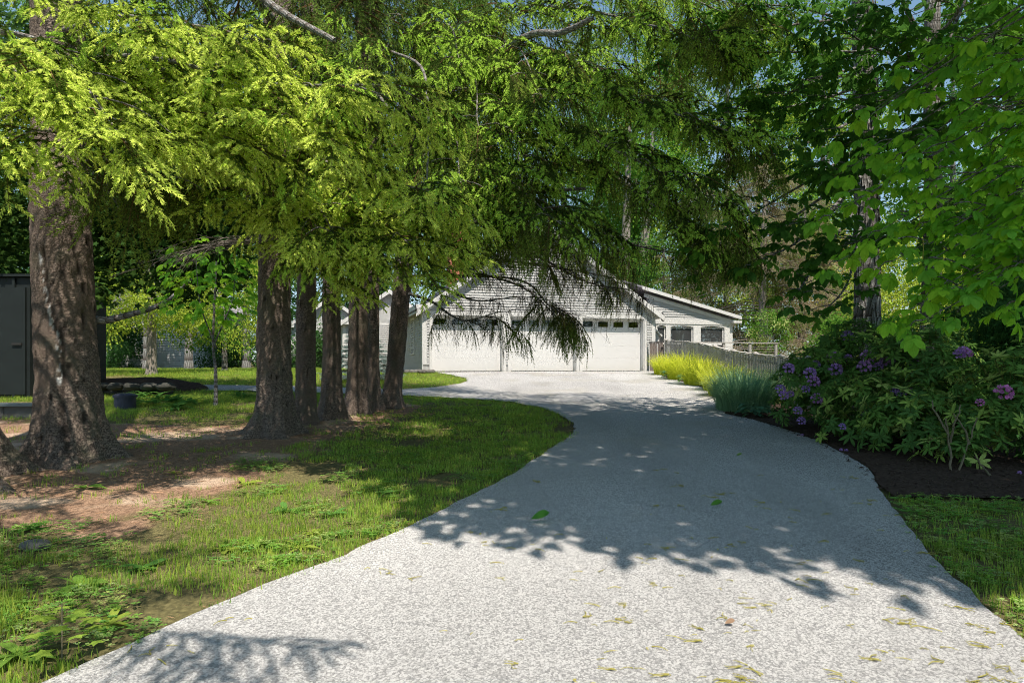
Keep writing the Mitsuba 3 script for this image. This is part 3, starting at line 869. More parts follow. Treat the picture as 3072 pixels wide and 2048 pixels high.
KN = [(-.01, 2.29, .10, .13), (-.34, 2.13, .055, .05), (.61, 2.09, .07, .07), (-.16, 1.88, .06, .06), (.95, 1.87, .06, .05), (-.01, 1.62, .05, .05), (.04, 1.16, .08, .05), (-.9, 1.29, .06, .06),
      (.4, .55, .06, .09), (-.75, .33, .05, .05), (-.4, 2.94, .06, .09), (.82, 2.65, .08, .08), (.3, 1.45, .035, .03), (.5, 1.0, .04, .03), (.2, .75, .03, .03), (-.5, .8, .04, .04)]
ST = [(a, z, w, h, 'knot') for a, z, w, h in KN]
CR = [(-.66, 2.45), (-.62, 2.2), (-.56, 1.99), (-.46, 1.8), (-.38, 1.68), (-.24, 1.54), (-.2, 1.38), (-.2, 1.2), (-.22, 1.04), (-.24, .85), (-.26, .65), (-.2, .42), (-.14, .25)]
ST += [(a + .07, z, .05 + .02 * (i % 3), .13, 'dark') for i, (a, z) in enumerate(CR)]
ST += [(a - .03, z, .045, .09, 'resin') for a, z in CR[:9:2]] + [(a, z + .02, .02, .06, 'resin') for a, z in CR[1:9:2]]
ST += [(a, z, .05, .14, 'dark') for a, z in ((.2, 3.15), (.26, 2.95), (.34, 2.75), (.4, 2.58), (.52, 2.35), (.6, 1.72))]
S1 = spruce((-5.34, 8.28), (-.55, .15), [.335, .325, .30, .26, .2, .1], .37, .25, 5, 21, 'largest spruce with black knots and a white resin streak, leftmost trunk in view', stains=ST, sides=150, rings=280, rough=.017)
S0 = spruce((-5.85, 7.0), (-.2, 0), [.36, .33, .3, .25, .18, .1], .5, .32, 5, 22, 'spruce cut off by the left edge with only its root flare in view')
lit = [(U(-.9, .9), U(.3, 3.5), U(.03, .06), U(.03, .06), 'knot') for _ in range(14)]
S2 = spruce((-3.58, 10.24), (.12, .1), [.245, .24, .23, .21, .16, .08], .29, .22, 5, 23, 'second spruce trunk from the left, sunlit and rough with spreading roots', stains=lit, sides=110, rings=220, rough=.017)
S3 = spruce((-3.48, 11.5), (.1, .1), [.165, .16, .155, .15, .12, .06], .15, .2, 4, 24, 'dark slim spruce trunk just right of the sunlit rooted one', stains=lit[:6])
S4 = spruce((-3.22, 12.2), (.0, .1), [.17, .155, .15, .14, .12, .06], .16, .25, 4, 25, 'fourth spruce trunk from the left, widening low down', stains=lit[3:9])
S5 = spruce((-2.93, 12.9), (.18, .1), [.185, .18, .175, .16, .12, .06], .15, .25, 5, 26, 'fifth spruce trunk from the left with a burl at head height', stains=lit[5:] + [(.3, 2.6, .3, .12, 'knot'), (.1, 2.4, .2, .1, 'dark')])
S7 = spruce((-2.78, 13.5), (.12, .1), [.14, .13, .13, .12, .1, .05], .14, .25, 4, 28, 'narrow spruce trunk half hidden behind the burled one')
S6 = spruce((-2.47, 13.95), (1.15, .1), [.17, .185, .185, .16, .12, .06], .16, .2, 4, 27, 'slim spruce leaning right, last in the row and nearest the garage')

# lime sprays in the sun over the left lawn
for t, pts, k in (
        (S0, [(-6.1, 7.0, 4.9), (-4.36, 6.30, 4.48), (-3.16, 5.60, 3.31)], dict(side_n=13, per=5)),
        (S0, [(-6.1, 7.0, 4.4), (-4.57, 6.20, 4.21), (-4.20, 5.70, 3.34)], dict(side_n=10, per=5)),
        (S0, [(-6.1, 7.0, 4.7), (-4.22, 6.20, 4.13), (-3.73, 5.70, 3.30)], dict(side_n=10, per=5)),
        (S1, [(-5.4, 8.2, 5.5), (-4.02, 7.20, 5.16), (-2.22, 6.50, 4.57)], dict(side_n=14, per=5)),
        (S1, [(-5.4, 8.2, 5.1), (-3.88, 7.20, 4.74), (-2.42, 6.60, 4.22), (-1.07, 6.10, 3.99)], dict(side_n=18, per=5)),
        (S1, [(-5.4, 8.2, 4.9), (-4.07, 7.20, 4.42), (-3.14, 6.60, 3.76)], dict(side_n=13, per=5)),
        (S1, [(-5.4, 8.2, 4.7), (-3.85, 7.30, 4.32), (-2.72, 6.70, 3.66)], dict(side_n=13, per=5)),
        (S1, [(-5.4, 8.2, 4.9), (-3.38, 7.30, 4.46), (-1.60, 6.50, 3.58)], dict(side_n=16, per=5)),
        (S2, [(-3.58, 10.2, 4.9), (-3.16, 8.60, 4.44), (-1.92, 7.60, 3.69), (-0.82, 6.90, 3.24)], dict(side_n=18, per=5)),
        (S2, [(-3.58, 10.2, 4.4), (-3.23, 8.80, 4.17), (-3.06, 7.80, 3.32)], dict(side_n=13, per=5)),
        (S2, [(-3.58, 10.2, 4.3), (-2.78, 8.80, 4.00), (-1.92, 7.40, 2.90)], dict(side_n=15, per=5)),
        (S3, [(-3.45, 11.5, 4.5), (-2.22, 9.00, 3.83), (-1.13, 7.50, 2.82)], dict(side_n=16, per=5)),
        (S3, [(-3.45, 11.5, 4.1), (-2.73, 9.00, 3.60), (-2.05, 7.90, 2.69)], dict(side_n=9, per=4)),
        (S3, [(-3.45, 11.5, 4.0), (-2.44, 9.20, 3.47), (-2.23, 8.20, 2.53)], dict(side_n=8, per=5, side_len=(.3, .6))),
        (S4, [(-3.2, 12.2, 4.3), (-1.85, 9.20, 3.59), (-1.24, 7.60, 2.62)], dict(side_n=10, per=5, side_len=(.3, .7))),
        (S4, [(-3.2, 12.2, 4.2), (-2.09, 9.20, 3.47), (-1.64, 7.90, 2.69)], dict(side_n=9, per=5, side_len=(.3, .7))),
        (S4, [(-3.2, 12.2, 4.7), (-1.91, 9.50, 4.14), (-1.10, 8.00, 3.21)], dict(side_n=14, per=5))):
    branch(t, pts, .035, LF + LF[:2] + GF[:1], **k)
for pts, k in (([(-6.1, 6.8, 6.4), (-3.6, 3.2, 5.6), (-1.1, 1.0, 4.7)], 14), ([(-6.1, 6.8, 6.0), (-4.4, 3.0, 5.4), (-3.2, 1.2, 4.9)], 14), ([(-6.1, 6.8, 7.2), (-5.2, 3.0, 6.4), (-4.8, 1.0, 5.8)], 14), ([(-5.4, 8.1, 7.6), (-3.4, 5.6, 7.0), (-2.2, 4.2, 6.4)], 10)):
    branch(S0, pts, .04, GF, side_n=k, per=5)
n = 70
th = U(0, 6.28, n)
rr = np.sqrt(U(0, 1, n))
instances(S0 + '__needles', CF[0], np.stack([-3.7 + 1.5 * rr * np.cos(th), 1.3 + 1.1 * rr * np.sin(th), 5.6 + U(-.7, .9, n)], -1), frames(np.stack([np.cos(th), np.sin(th), U(-.5, 0, n)], -1)), U(.6, 1.0, n))
# hanging sprays under them
branch(S1, [(-5.3, 8.2, 4.3), (-4.25, 7.60, 3.95), (-3.75, 7.20, 3.41)], .03, HF, side_n=9, per=4, pitch=(-1.4, -.8))
# green sprays over the drive, mostly in shade
for t, pts, k in (
        (S5, [(-2.9, 12.9, 6.4), (-1.22, 11.50, 7.19), (-0.71, 9.60, 5.70)], dict(side_n=13)),
        (S5, [(-2.9, 12.9, 5.8), (-0.78, 10.60, 6.00), (-0.45, 9.20, 4.70)], dict(side_n=14)),
        (S5, [(-2.9, 12.9, 5.4), (-1.09, 11.00, 5.26), (-0.67, 9.00, 3.89)], dict(side_n=14)),
        (S6, [(-2.1, 13.9, 6.8), (0.18, 11.50, 7.41), (2.02, 9.80, 6.35), (2.78, 9.40, 5.85)], dict(side_n=18)),
        (S6, [(-2.1, 13.9, 6.2), (0.17, 11.00, 6.45), (1.25, 9.60, 5.58)], dict(side_n=15)),
        (S6, [(-2.1, 13.9, 6.0), (0.59, 11.00, 6.10), (1.82, 9.40, 5.07), (3.01, 9.00, 4.52)], dict(side_n=20)),
        (S6, [(-2.1, 13.9, 5.4), (0.31, 11.00, 5.40), (1.49, 9.60, 4.48), (2.84, 9.20, 3.65)], dict(side_n=20)),
        (S6, [(-2.1, 13.9, 4.8), (-0.39, 11.00, 4.56), (0.65, 9.00, 3.34)], dict(side_n=16)),
        (S6, [(-2.1, 13.9, 4.9), (-0.18, 10.80, 5.19), (0.14, 9.20, 3.94)], dict(side_n=15)),
        (S6, [(-2.1, 13.9, 6.4), (-0.18, 11.00, 6.66), (0.43, 9.20, 5.06)], dict(side_n=15)),
        (S6, [(-2.1, 13.9, 4.9), (0.76, 11.40, 4.96), (2.07, 10.00, 3.83), (2.90, 9.80, 3.23)], dict(side_n=18)),
        (S6, [(-2.1, 13.9, 4.6), (-0.66, 12.00, 4.45), (-0.18, 11.00, 3.65)], dict(side_n=11)),
        (S6, [(-2.1, 13.9, 4.9), (-0.12, 11.50, 4.40), (1.15, 10.40, 3.60)], dict(side_n=14)),
        (S6, [(-2.1, 13.9, 7.2), (1.22, 11.00, 7.65), (3.59, 9.80, 6.35)], dict(side_n=18))):
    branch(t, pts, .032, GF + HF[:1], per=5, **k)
# dark weeping limbs in front of the garage
for pts, k in (
        ([(-2.3, 13.9, 4.05), (-1.01, 13.60, 3.89), (0.37, 13.20, 3.70), (1.83, 12.80, 3.51)], dict(side_n=14)),
        ([(-2.3, 13.9, 3.95), (-0.83, 13.60, 3.63), (0.71, 13.20, 3.40), (2.01, 12.90, 3.11)], dict(side_n=14)),
        ([(-2.35, 13.9, 3.2), (-1.55, 13.80, 3.09), (-0.74, 13.50, 2.76), (0.12, 13.20, 2.81)], dict(side_n=9)),
        ([(-2.4, 13.9, 3.0), (-1.67, 13.70, 2.78), (-0.98, 13.30, 2.36), (-0.22, 13.00, 2.50)], dict(side_n=9)),
        ([(-2.3, 13.9, 3.6), (-1.01, 13.60, 3.37), (0.20, 13.00, 2.96), (0.92, 12.60, 2.27)], dict(side_n=13)),
        ([(-2.3, 13.9, 3.8), (-0.22, 13.40, 3.86), (1.24, 12.60, 3.08), (1.69, 12.40, 2.89)], dict(side_n=12)),
        ([(-2.3, 13.9, 4.4), (-0.82, 13.40, 4.29), (0.53, 13.00, 4.04)], dict(side_n=12)),
        ([(-2.3, 13.9, 4.5), (-0.22, 13.00, 4.29), (0.98, 12.40, 3.84), (1.71, 12.00, 3.61)], dict(side_n=13)),
        ([(-2.3, 13.9, 4.2), (-0.39, 13.40, 4.12), (0.85, 12.80, 3.67)], dict(side_n=12)),
        ([(-2.3, 13.9, 4.2), (0.61, 13.00, 4.29), (2.10, 12.00, 3.61), (2.69, 11.60, 3.39)], dict(side_n=12))):
    branch(S6, pts, .038, WF + WF + HF[:1], per=4, side_len=(.4, .8), pitch=(-.35, .1), **k)
branch(S6, [(-2.3, 13.9, 3.3), (0.03, 13.20, 3.15), (0.67, 12.60, 2.59), (0.90, 12.40, 2.42)], .03, WF + HF, side_n=8, side_len=(.3, .6), start=.55, per=4, pitch=(-.6, .1))
# bare limbs and dead wood
for t, pts, r in ((S2, [(-3.55, 10.3, 6.6), (-3.54, 9.00, 6.53), (-2.73, 8.00, 5.64), (-1.92, 7.40, 5.00)], .07),
                  (S6, [(-1.9, 13.9, 6.6), (0.03, 10.50, 6.43), (0.68, 9.40, 6.06), (1.07, 9.00, 6.06)], .07),
                  (S6, [(-2.1, 13.9, 5.0), (0.17, 11.00, 4.28), (1.10, 10.20, 4.12)], .05),
                  (S5, [(-1.85, 10.50, 6.30), (-1.16, 8.60, 5.26), (-0.99, 8.00, 4.59), (-0.96, 7.80, 4.02), (-0.96, 7.70, 3.58)], .022),
                  (S5, [(-2.9, 12.9, 6.0), (-2.18, 10.80, 5.74), (-1.65, 9.40, 4.95)], .04)):
    put(t + '__bare_limb', Mesh().add(*tube(spline(pts, 20), np.linspace(r, r * .45, 20), 8)).ply('spruce_bark', smooth=True))
dead_twigs(S2, (-3.77, 10.00, 3.29), (-5.48, 9.80, 2.88), 9, .055, .008)
dead_twigs(S2, (-3.77, 10.00, 3.32), (-4.66, 9.80, 3.04), 8, .08, .006)
dead_twigs(S1, (-4.89, 7.90, 3.70), (-4.32, 7.40, 3.18), 9, .16, .005)
dead_twigs(S1, (-5.25, 7.80, 3.69), (-5.13, 7.40, 3.23), 7, .2, .004)
dead_twigs(S5, (-2.9, 12.8, 5.6), (-1.51, 9.60, 4.78), 16, .16, .007, 'twig')
dead_twigs(S4, (-3.2, 12.1, 6.2), (-1.87, 9.60, 5.58), 16, .16, .007)
dead_twigs(S6, (0.66, 11.00, 4.42), (0.69, 10.40, 3.73), 14, .3, .006)
dead_twigs(S6, (-0.05, 13.00, 3.79), (1.72, 12.60, 2.11), 8, .05, .005, 'twig')
dead_twigs(S5, (-2.45, 13.00, 3.13), (-2.54, 12.80, 2.69), 6, .3, .006, 'twig')
for t, n, x0, x1, y0, y1, z0, z1, ks in ((S5, 90, -4.2, .3, 11.5, 15, 5.6, 8.6, CF), (S2, 60, -4.6, -2.2, 9.3, 10.6, 5.0, 7.0, CF), (S6, 80, -.6, 4.0, 10.5, 13.5, 6.2, 8.8, CF), (S1, 40, -6.2, -4.0, 8.3, 9.2, 5.0, 6.6, GF), (S4, 60, -3.6, -1.0, 9.0, 11.0, 4.9, 6.6, GF)):
    th = U(0, 2 * np.pi, n)
    instances(t + '__needles', ks[n % len(ks)], np.stack([U(x0, x1, n), U(y0, y1, n), U(z0, z1, n)], -1), frames(np.stack([np.cos(th), np.sin(th), U(-.8, -.1, n)], -1)), U(.7, 1.2, n))
# upper crowns, coarser and out of view, that shade the row
for t, (x, y), n in ((S0, (-6.6, 7.4), 60), (S1, (-5.8, 8.6), 110), (S2, (-3.7, 10.8), 120), (S3, (-3.4, 12.0), 80), (S4, (-3.2, 12.8), 80), (S5, (-2.6, 13.2), 110), (S6, (-1.4, 13.8), 110)):
    h = U(6.6, 13, n)
    rad = (1 - (h - 6) / 9) * 3.0 * np.sqrt(U(.05, 1, n))
    th = U(0, 2 * np.pi, n)
    d = np.stack([np.cos(th), np.sin(th), U(-.6, 0, n)], -1)
    pos = np.stack([x + np.cos(th) * rad * .6, y + np.abs(np.sin(th)) * rad * .8 - .3, h], -1)
    instances(t + '__needles', 'coarse_frond_%d' % (n % 3), pos, frames(d), U(.8, 1.3, n))

# ------------------------------------------------------------------ broad leaves
def leaf_tpl(L, w, widest=0.6, fold=0.25, sag=0.25, n=4, tip=0.15, col=(0.06, 0.13, 0.02)):
    """One leaf along +x: two strips folded at the midrib, sagging to the tip."""
    s = np.linspace(0, 1, n + 1)
    h = np.where(s < widest, np.sin(s / widest * np.pi / 2) ** 0.8, np.maximum(0, np.cos((s - widest) / (1 - widest) * np.pi / 2)) ** (1 - tip * 2)) * w / 2
    h[0], h[-1] = w * .03, 0.0
    z = -sag * L * s ** 2
    mid = np.stack([s * L, 0 * s, z], -1)
    a = mid + np.stack([0 * s, h, h * fold], -1)
    b = mid + np.stack([0 * s, -h, h * fold], -1)
    v = np.vstack([mid, a, b])
    N = n + 1
    f = []
    for i in range(n):
        f += [[i, i + 1, N + i + 1], [i, N + i + 1, N + i], [i, 2 * N + i, 2 * N + i + 1], [i, 2 * N + i + 1, i + 1]]
    return v, np.array(f), np.broadcast_to(np.array(col, float), v.shape).copy()


def joined(parts):
    m = Mesh()
    for v, f, c in parts:
        m.add(v, f, c)
    v, f, c, _ = m.arrays()
    return v, f, c


def moved(tpl, d, p=(0, 0, 0), scale=1.0, up=(0, 0, 1), roll=0.0, tint=1.0):
    v, f, c = tpl
    R = frames(np.array(d, float), up, np.array([roll]))[0]
    return v * scale @ R.T + np.array(p), f, np.clip(c * tint, 0, 1)


def compound_leaf(seed, col):
    """A hickory leaf: stalk along +x and five leaflets, the end one largest."""
    rg = np.random.default_rng(seed)
    P = []
    st = spline([(0, 0, 0), (.09, 0, .015), (.18, 0, -.005)], 5)
    sv, sf = tube(st, .0022, 3, False)
    P.append((sv, sf, np.broadcast_to(np.array([.14, .17, .05]), sv.shape)))
    for x, a, L in ((.18, 0, .185), (.175, .75, .16), (.175, -.75, .16), (.125, 1.05, .105), (.125, -1.05, .105)):
        L *= rg.uniform(.9, 1.1)
        a += rg.uniform(-.12, .12)
        P.append(moved(leaf_tpl(L, L * .52, .62, .22, rg.uniform(.15, .45), 5, col=col), (math.cos(a), math.sin(a), rg.uniform(-.55, -.05)), (x, 0, -.005), roll=rg.uniform(-.3, .3), tint=rg.uniform(.85, 1.15)))
    return joined(P)


def cluster(seed, n, R, L, w, col, var=.3, sag=.3, flat=.7, seg=2, down=-.2, lobed=False):
    """A clump of single leaves round a point, for crowns that are seen from further off."""
    rg = np.random.default_rng(seed)
    P = []
    for _ in range(n):
        d = rg.normal(0, 1, 3)
        p = d / np.linalg.norm(d) * R * rg.uniform(.2, 1) ** .6 * np.array([1, 1, flat])
        t = unit(p * np.array([1, 1, .3]) + rg.normal(0, .25, 3) * R + np.array([0, 0, down * R]))
        if lobed:
            a = np.linspace(0, 2 * np.pi, 11)[:-1]
            r = L * .55 * np.where(np.arange(10) % 2 == 0, 1.0, .48)
            v = np.vstack([[0, 0, 0], np.stack([np.cos(a) * r + L * .4, np.sin(a) * r, -.15 * r], -1)])
            v[0, 0] = L * .4
            q = (v, np.array([[0, i + 1, (i + 1) % 10 + 1] for i in range(10)]), np.broadcast_to(np.array(col, float), v.shape))
        else:
            l = L * rg.uniform(.7, 1.2)
            v = np.array([[0, 0, 0], [l * .5, w * .55, .2 * w - sag * l * .2], [l, 0, -sag * l], [l * .5, -w * .55, .2 * w - sag * l * .2]])
            q = (v, np.array([[0, 2, 1], [0, 3, 2]]), np.broadcast_to(np.array(col, float), v.shape))
        wm = rg.uniform(-.13, .13)
        P.append(moved(q, t, p, roll=rg.uniform(-.7, .7), tint=rg.uniform(1 - var, 1 + var) * np.array([1 + wm, 1, 1 - wm])))
    return joined(P)


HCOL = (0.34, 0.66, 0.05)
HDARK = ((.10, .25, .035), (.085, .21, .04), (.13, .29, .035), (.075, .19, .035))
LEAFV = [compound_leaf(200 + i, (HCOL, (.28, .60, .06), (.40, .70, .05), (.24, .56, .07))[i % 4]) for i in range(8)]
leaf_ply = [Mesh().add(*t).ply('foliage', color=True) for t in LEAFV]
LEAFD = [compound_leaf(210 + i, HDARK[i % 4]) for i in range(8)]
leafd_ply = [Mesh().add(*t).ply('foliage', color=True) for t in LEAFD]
for i in range(3):
    group(f'hickory_clump_{i}', cluster(220 + i, 46, .5, .19, .10, (.18, .38, .04), down=-.35), 'foliage')
    group(f'maple_clump_{i}', cluster(230 + i, 30, .5, .17, .12, (.06, .125, .028), lobed=True), 'foliage')
    group(f'sunny_clump_{i}', cluster(240 + i, 60, .5, .10, .055, (.48, .60, .09), down=-.5), 'foliage')
    group(f'green_clump_{i}', cluster(250 + i, 55, .55, .13, .07, (.16, .34, .05)), 'foliage')
    group(f'deep_clump_{i}', cluster(260 + i, 55, .55, .14, .07, (.07, .17, .045)), 'foliage')
    group(f'pale_clump_{i}', cluster(270 + i, 55, .5, .12, .07, (.55, .62, .24)), 'foliage')
    group(f'tan_clump_{i}', cluster(280 + i, 60, .55, .10, .05, (.50, .40, .16), var=.4), 'foliage')
    group(f'dry_spray_{i}', frond(290 + i, L=1.1, lat=8, cols=((.34, .28, .19), (.42, .39, .22)), nl=.05, nw=.012, dens=60, droop=.5, twigc=(.24, .19, .15), sub=False), 'needles')


def C3(n):
    return [f'{n}_clump_{i}' for i in range(3)]


def crown(tree, blobs, kinds, n, scale=(0.8, 1.3), shell=.55, part='crown', keep=None):
    """Leaf clumps through the volume of some ellipsoids ((centre), (radii)), thinned by noise so that gaps show."""
    vol = np.array([np.prod(r) for _, r in blobs], float)
    got = []
    for (c, r), k in zip(blobs, np.maximum(1, (n * vol / vol.sum()).astype(int))):
        d = unit(rng.normal(0, 1, (k * 3, 3)))
        q = d * (U(0, 1, k * 3) ** (1 / 3) * (1 - shell) + shell * U(.75, 1.02, k * 3))[:, None] * np.array(r) + np.array(c)
        q = q[meshkit.fbm(q * .55, 3, 4) > .42][:k]
        got.append(q)
    pos = np.vstack(got)
    if keep is not None:
        pos = pos[keep(pos)]
    R = frames(rng.normal(0, 1, (len(pos), 3)) * np.array([1, 1, .25]), roll=U(-.6, .6, len(pos)))
    which = rng.integers(0, len(kinds), len(pos))
    sc = U(scale[0], scale[1], len(pos))
    for i, kd in enumerate(kinds):
        m = which == i
        if m.any():
            instances(f'{tree}__{part}', kd, pos[m], R[m], sc[m])


def simple_trunk(tree, pts, r0, r1, mat='hickory_bark', limbs=(), sides=14):
    m = Mesh()
    p = spline(pts, 24)
    rr = np.linspace(r0, r1, 24)
    rr[:2] *= (1.3, 1.06)
    m.add(*tube(p, rr, sides))
    put(tree + '__trunk', m.ply(mat, smooth=True))
    for l, r in limbs:
        q = spline(l, 14)
        put(tree + '__limb', Mesh().add(*tube(q, np.linspace(r, r * .3, 14), 8)).ply(mat, smooth=True))


def tree(key, label, xy, H, r, blobs, kinds, n, scale=(.8, 1.3), mat='hickory_bark', lean=(0, 0), group_=None, limbs=(), cat='tree', trunk_to=.8, shell=.55):
    t = numbered(key)
    z = float(zg(*xy))
    simple_trunk(t, [(xy[0], xy[1], z - .1), (xy[0] + lean[0] * .5, xy[1] + lean[1] * .5, z + H * .4), (xy[0] + lean[0], xy[1] + lean[1], z + H * trunk_to)], r, r * .25, mat, limbs)
    crown(t, blobs, kinds, n, scale, shell)
    lab(t, label, cat, group_)
    return t


# hickories on the right
leaves = {}


def hick_branch(t, pts, r0, twigs=10, tl=(.3, .7), start=.35, whorl=(3, 6), up=0.0, sc=(.85, 1.15)):
    p = spline(pts, 22)
    m = Mesh().add(*tube(p, np.linspace(r0, r0 * .25, 22), 7))
    L = np.linspace(0, 1, 22)
    for k in range(twigs + 1):
        s = min(1, start + (1 - start) * (k + U(0, .8)) / twigs)
        q = np.array([np.interp(s, L, p[:, i]) for i in range(3)])
        t_ = unit(np.array([np.interp(s, L, np.gradient(p[:, i])) for i in range(3)]))
        if k == twigs:
            q, d, ln = p[-1], t_, .12
        else:
            a = U(.5, 1.2) * (1 if k % 2 else -1)
            d = unit(np.array([t_[0] * math.cos(a) - t_[1] * math.sin(a), t_[0] * math.sin(a) + t_[1] * math.cos(a), U(-.35, .25) + up]))
            ln = U(*tl)
        c = spline([q, q + d * ln * .6 + np.array([0, 0, .03]), q + d * ln], 6)
        m.add(*tube(c, np.linspace(.008, .004, 6), 4))
        nl = int(rng.integers(*whorl))
        th0 = U(0, 6.28)
        for i in range(nl):
            th = th0 + i * 2 * np.pi / nl + U(-.3, .3)
            e = unit(np.array([math.cos(th), math.sin(th), U(-.55, .1)]) + d * .7)
            leaves.setdefault(t, []).append((c[-1] - d * U(0, .08), e, U(*sc), U(-.35, .35)))
        if ln > .35:
            for i in range(2):
                th = U(0, 6.28)
                leaves[t].append((c[3], unit(np.array([math.cos(th), math.sin(th), U(-.4, .2)]) + d * .4), U(*sc), U(-.35, .35)))
    put(t + '__limb', m.ply('hickory_bark', smooth=True))


def hang_leaves(t, most, dark=False):
    tpl, plys = (LEAFD, leafd_ply) if dark else (LEAFV, leaf_ply)
    ls = leaves[t]
    P = np.array([l[0] for l in ls])
    R = frames(np.array([l[1] for l in ls]), roll=np.array([l[3] for l in ls]))
    sc = np.array([l[2] for l in ls])
    vis = (P[:, 1] > 1) & (np.abs(P[:, 0] / P[:, 1]) < .8) & ((P[:, 2] - 1.5) / P[:, 1] < .58)
    order = np.lexsort((np.linalg.norm(P, axis=1), ~vis))
    var = rng.integers(0, len(LEAFV), len(ls))
    for i in order[:most]:
        M = np.eye(4)
        M[:3, :3], M[:3, 3] = R[i] * sc[i], P[i]
        put(t + '__leaf', {**plys[var[i]], 'to_world': T(M)})
    rest = order[most:]
    if len(rest):
        m = Mesh()
        for k in range(len(LEAFV)):
            q = rest[var[rest] == k]
            scatter(tpl[k], P[q], R[q], sc[q], mesh=m)
        scene[t + '__foliage'] = m.ply('foliage', color=True)
        lab(t + '__foliage', kind='stuff')


H0 = 'near_hickory_tree'
lab(H0, 'hickory with large bright leaves hanging low at the right edge, closest to the camera', 'tree')
simple_trunk(H0, [(5.9, 4.2, .1), (5.8, 4.3, 5), (5.4, 4.6, 11)], .24, .1)
H0L = []
for x, y, d in ((1930, 310, 7.0), (2010, 250, 6.8), (2140, 190, 6.6), (2270, 160, 6.4), (2320, 230, 6.0), (2200, 300, 6.4), (2080, 350, 6.6), (1960, 380, 7.0), (2310, 330, 6.0), (2230, 400, 6.2), (2120, 430, 6.4), (1990, 450, 6.8), (1905, 495, 7.0), (2320, 440, 5.8), (2230, 490, 6.0), (2130, 510, 6.2),
                (2020, 530, 6.5), (2330, 530, 5.7), (2240, 570, 5.9), (2150, 590, 6.1), (2050, 600, 6.4), (1925, 600, 7.2), (2330, 610, 5.6), (2250, 640, 5.8), (2160, 660, 6.0), (2080, 715, 6.2), (2340, 690, 5.6), (2120, 735, 6.0), (2230, 700, 5.9)):
    q = np.array([(x * 1.30612 - 1536) * d / 2048, d, 1.5 + (1092 - y * 1.30612) * d / 2048])
    r_ = np.array([5.8, 4.3, q[2] + .9])
    hick_branch(H0, [r_, r_ * .45 + q * .55 + np.array([0, 0, .25]), q], .014, twigs=7, tl=(.12, .4), start=.45, whorl=(3, 5), sc=(.58, .85))
hang_leaves(H0, 300)
for x, y, d, L in ((2105, 460, 6.2, .12), (2112, 470, 6.2, .2), (2118, 455, 6.2, .1), (2120, 545, 6.1, .2), (2150, 470, 6.3, .08)):
    px, py = x * 1.30612, y * 1.30612
    p = np.array([(px - 1536) * d / 2048, d, 1.5 + (1092 - py) * d / 2048])
    put(H0 + '__catkin', Mesh().add(*tube([p, p + (.004, 0, -L * .5), p + (.0, .003, -L)], .0035, 5), c=(.52, .46, .12)).ply('petal', color=True))
# its crown over the drive, out of view overhead, throws the shade in the foreground
crown(H0, [((4.1, 3.75, 9.0), (4.2, 4.0, 3.4)), ((6.4, 2.9, 8.6), (3.2, 3.8, 3.2))], C3('hickory'), 720, (1.15, 1.7), .3, keep=lambda p: p[:, 2] > 2.3 + .58 * np.maximum(p[:, 1], 0))

H1 = numbered('hickory_tree')
lab(H1, 'dark shaggy-barked hickory trunk behind the rhododendrons, left one of the two', 'tree', 'hickories behind the rhododendrons')
H2 = numbered('hickory_tree')
lab(H2, 'slimmer hickory trunk right of the shaggy one, forking high up', 'tree', 'hickories behind the rhododendrons')
simple_trunk(H1, [(7.3, 14, float(zg(7.3, 14)) - .1), (7.25, 14, 5), (7.1, 14.1, 13)], .30, .14)
simple_trunk(H2, [(7.26, 12, float(zg(7.26, 12)) - .1), (7.4, 12, 4), (7.38, 12.00, 6.75), (7.6, 12.2, 13)], .165, .11,
             limbs=[([(7.38, 12.00, 6.90), (6.76, 11.60, 7.39), (6.13, 11.00, 7.79)], .07), ([(7.38, 12.00, 6.52), (7.77, 12.20, 7.23), (8.34, 12.40, 8.35)], .06), ([(7.34, 12.00, 3.00), (7.35, 11.60, 3.25), (7.60, 11.00, 3.37)], .045)])
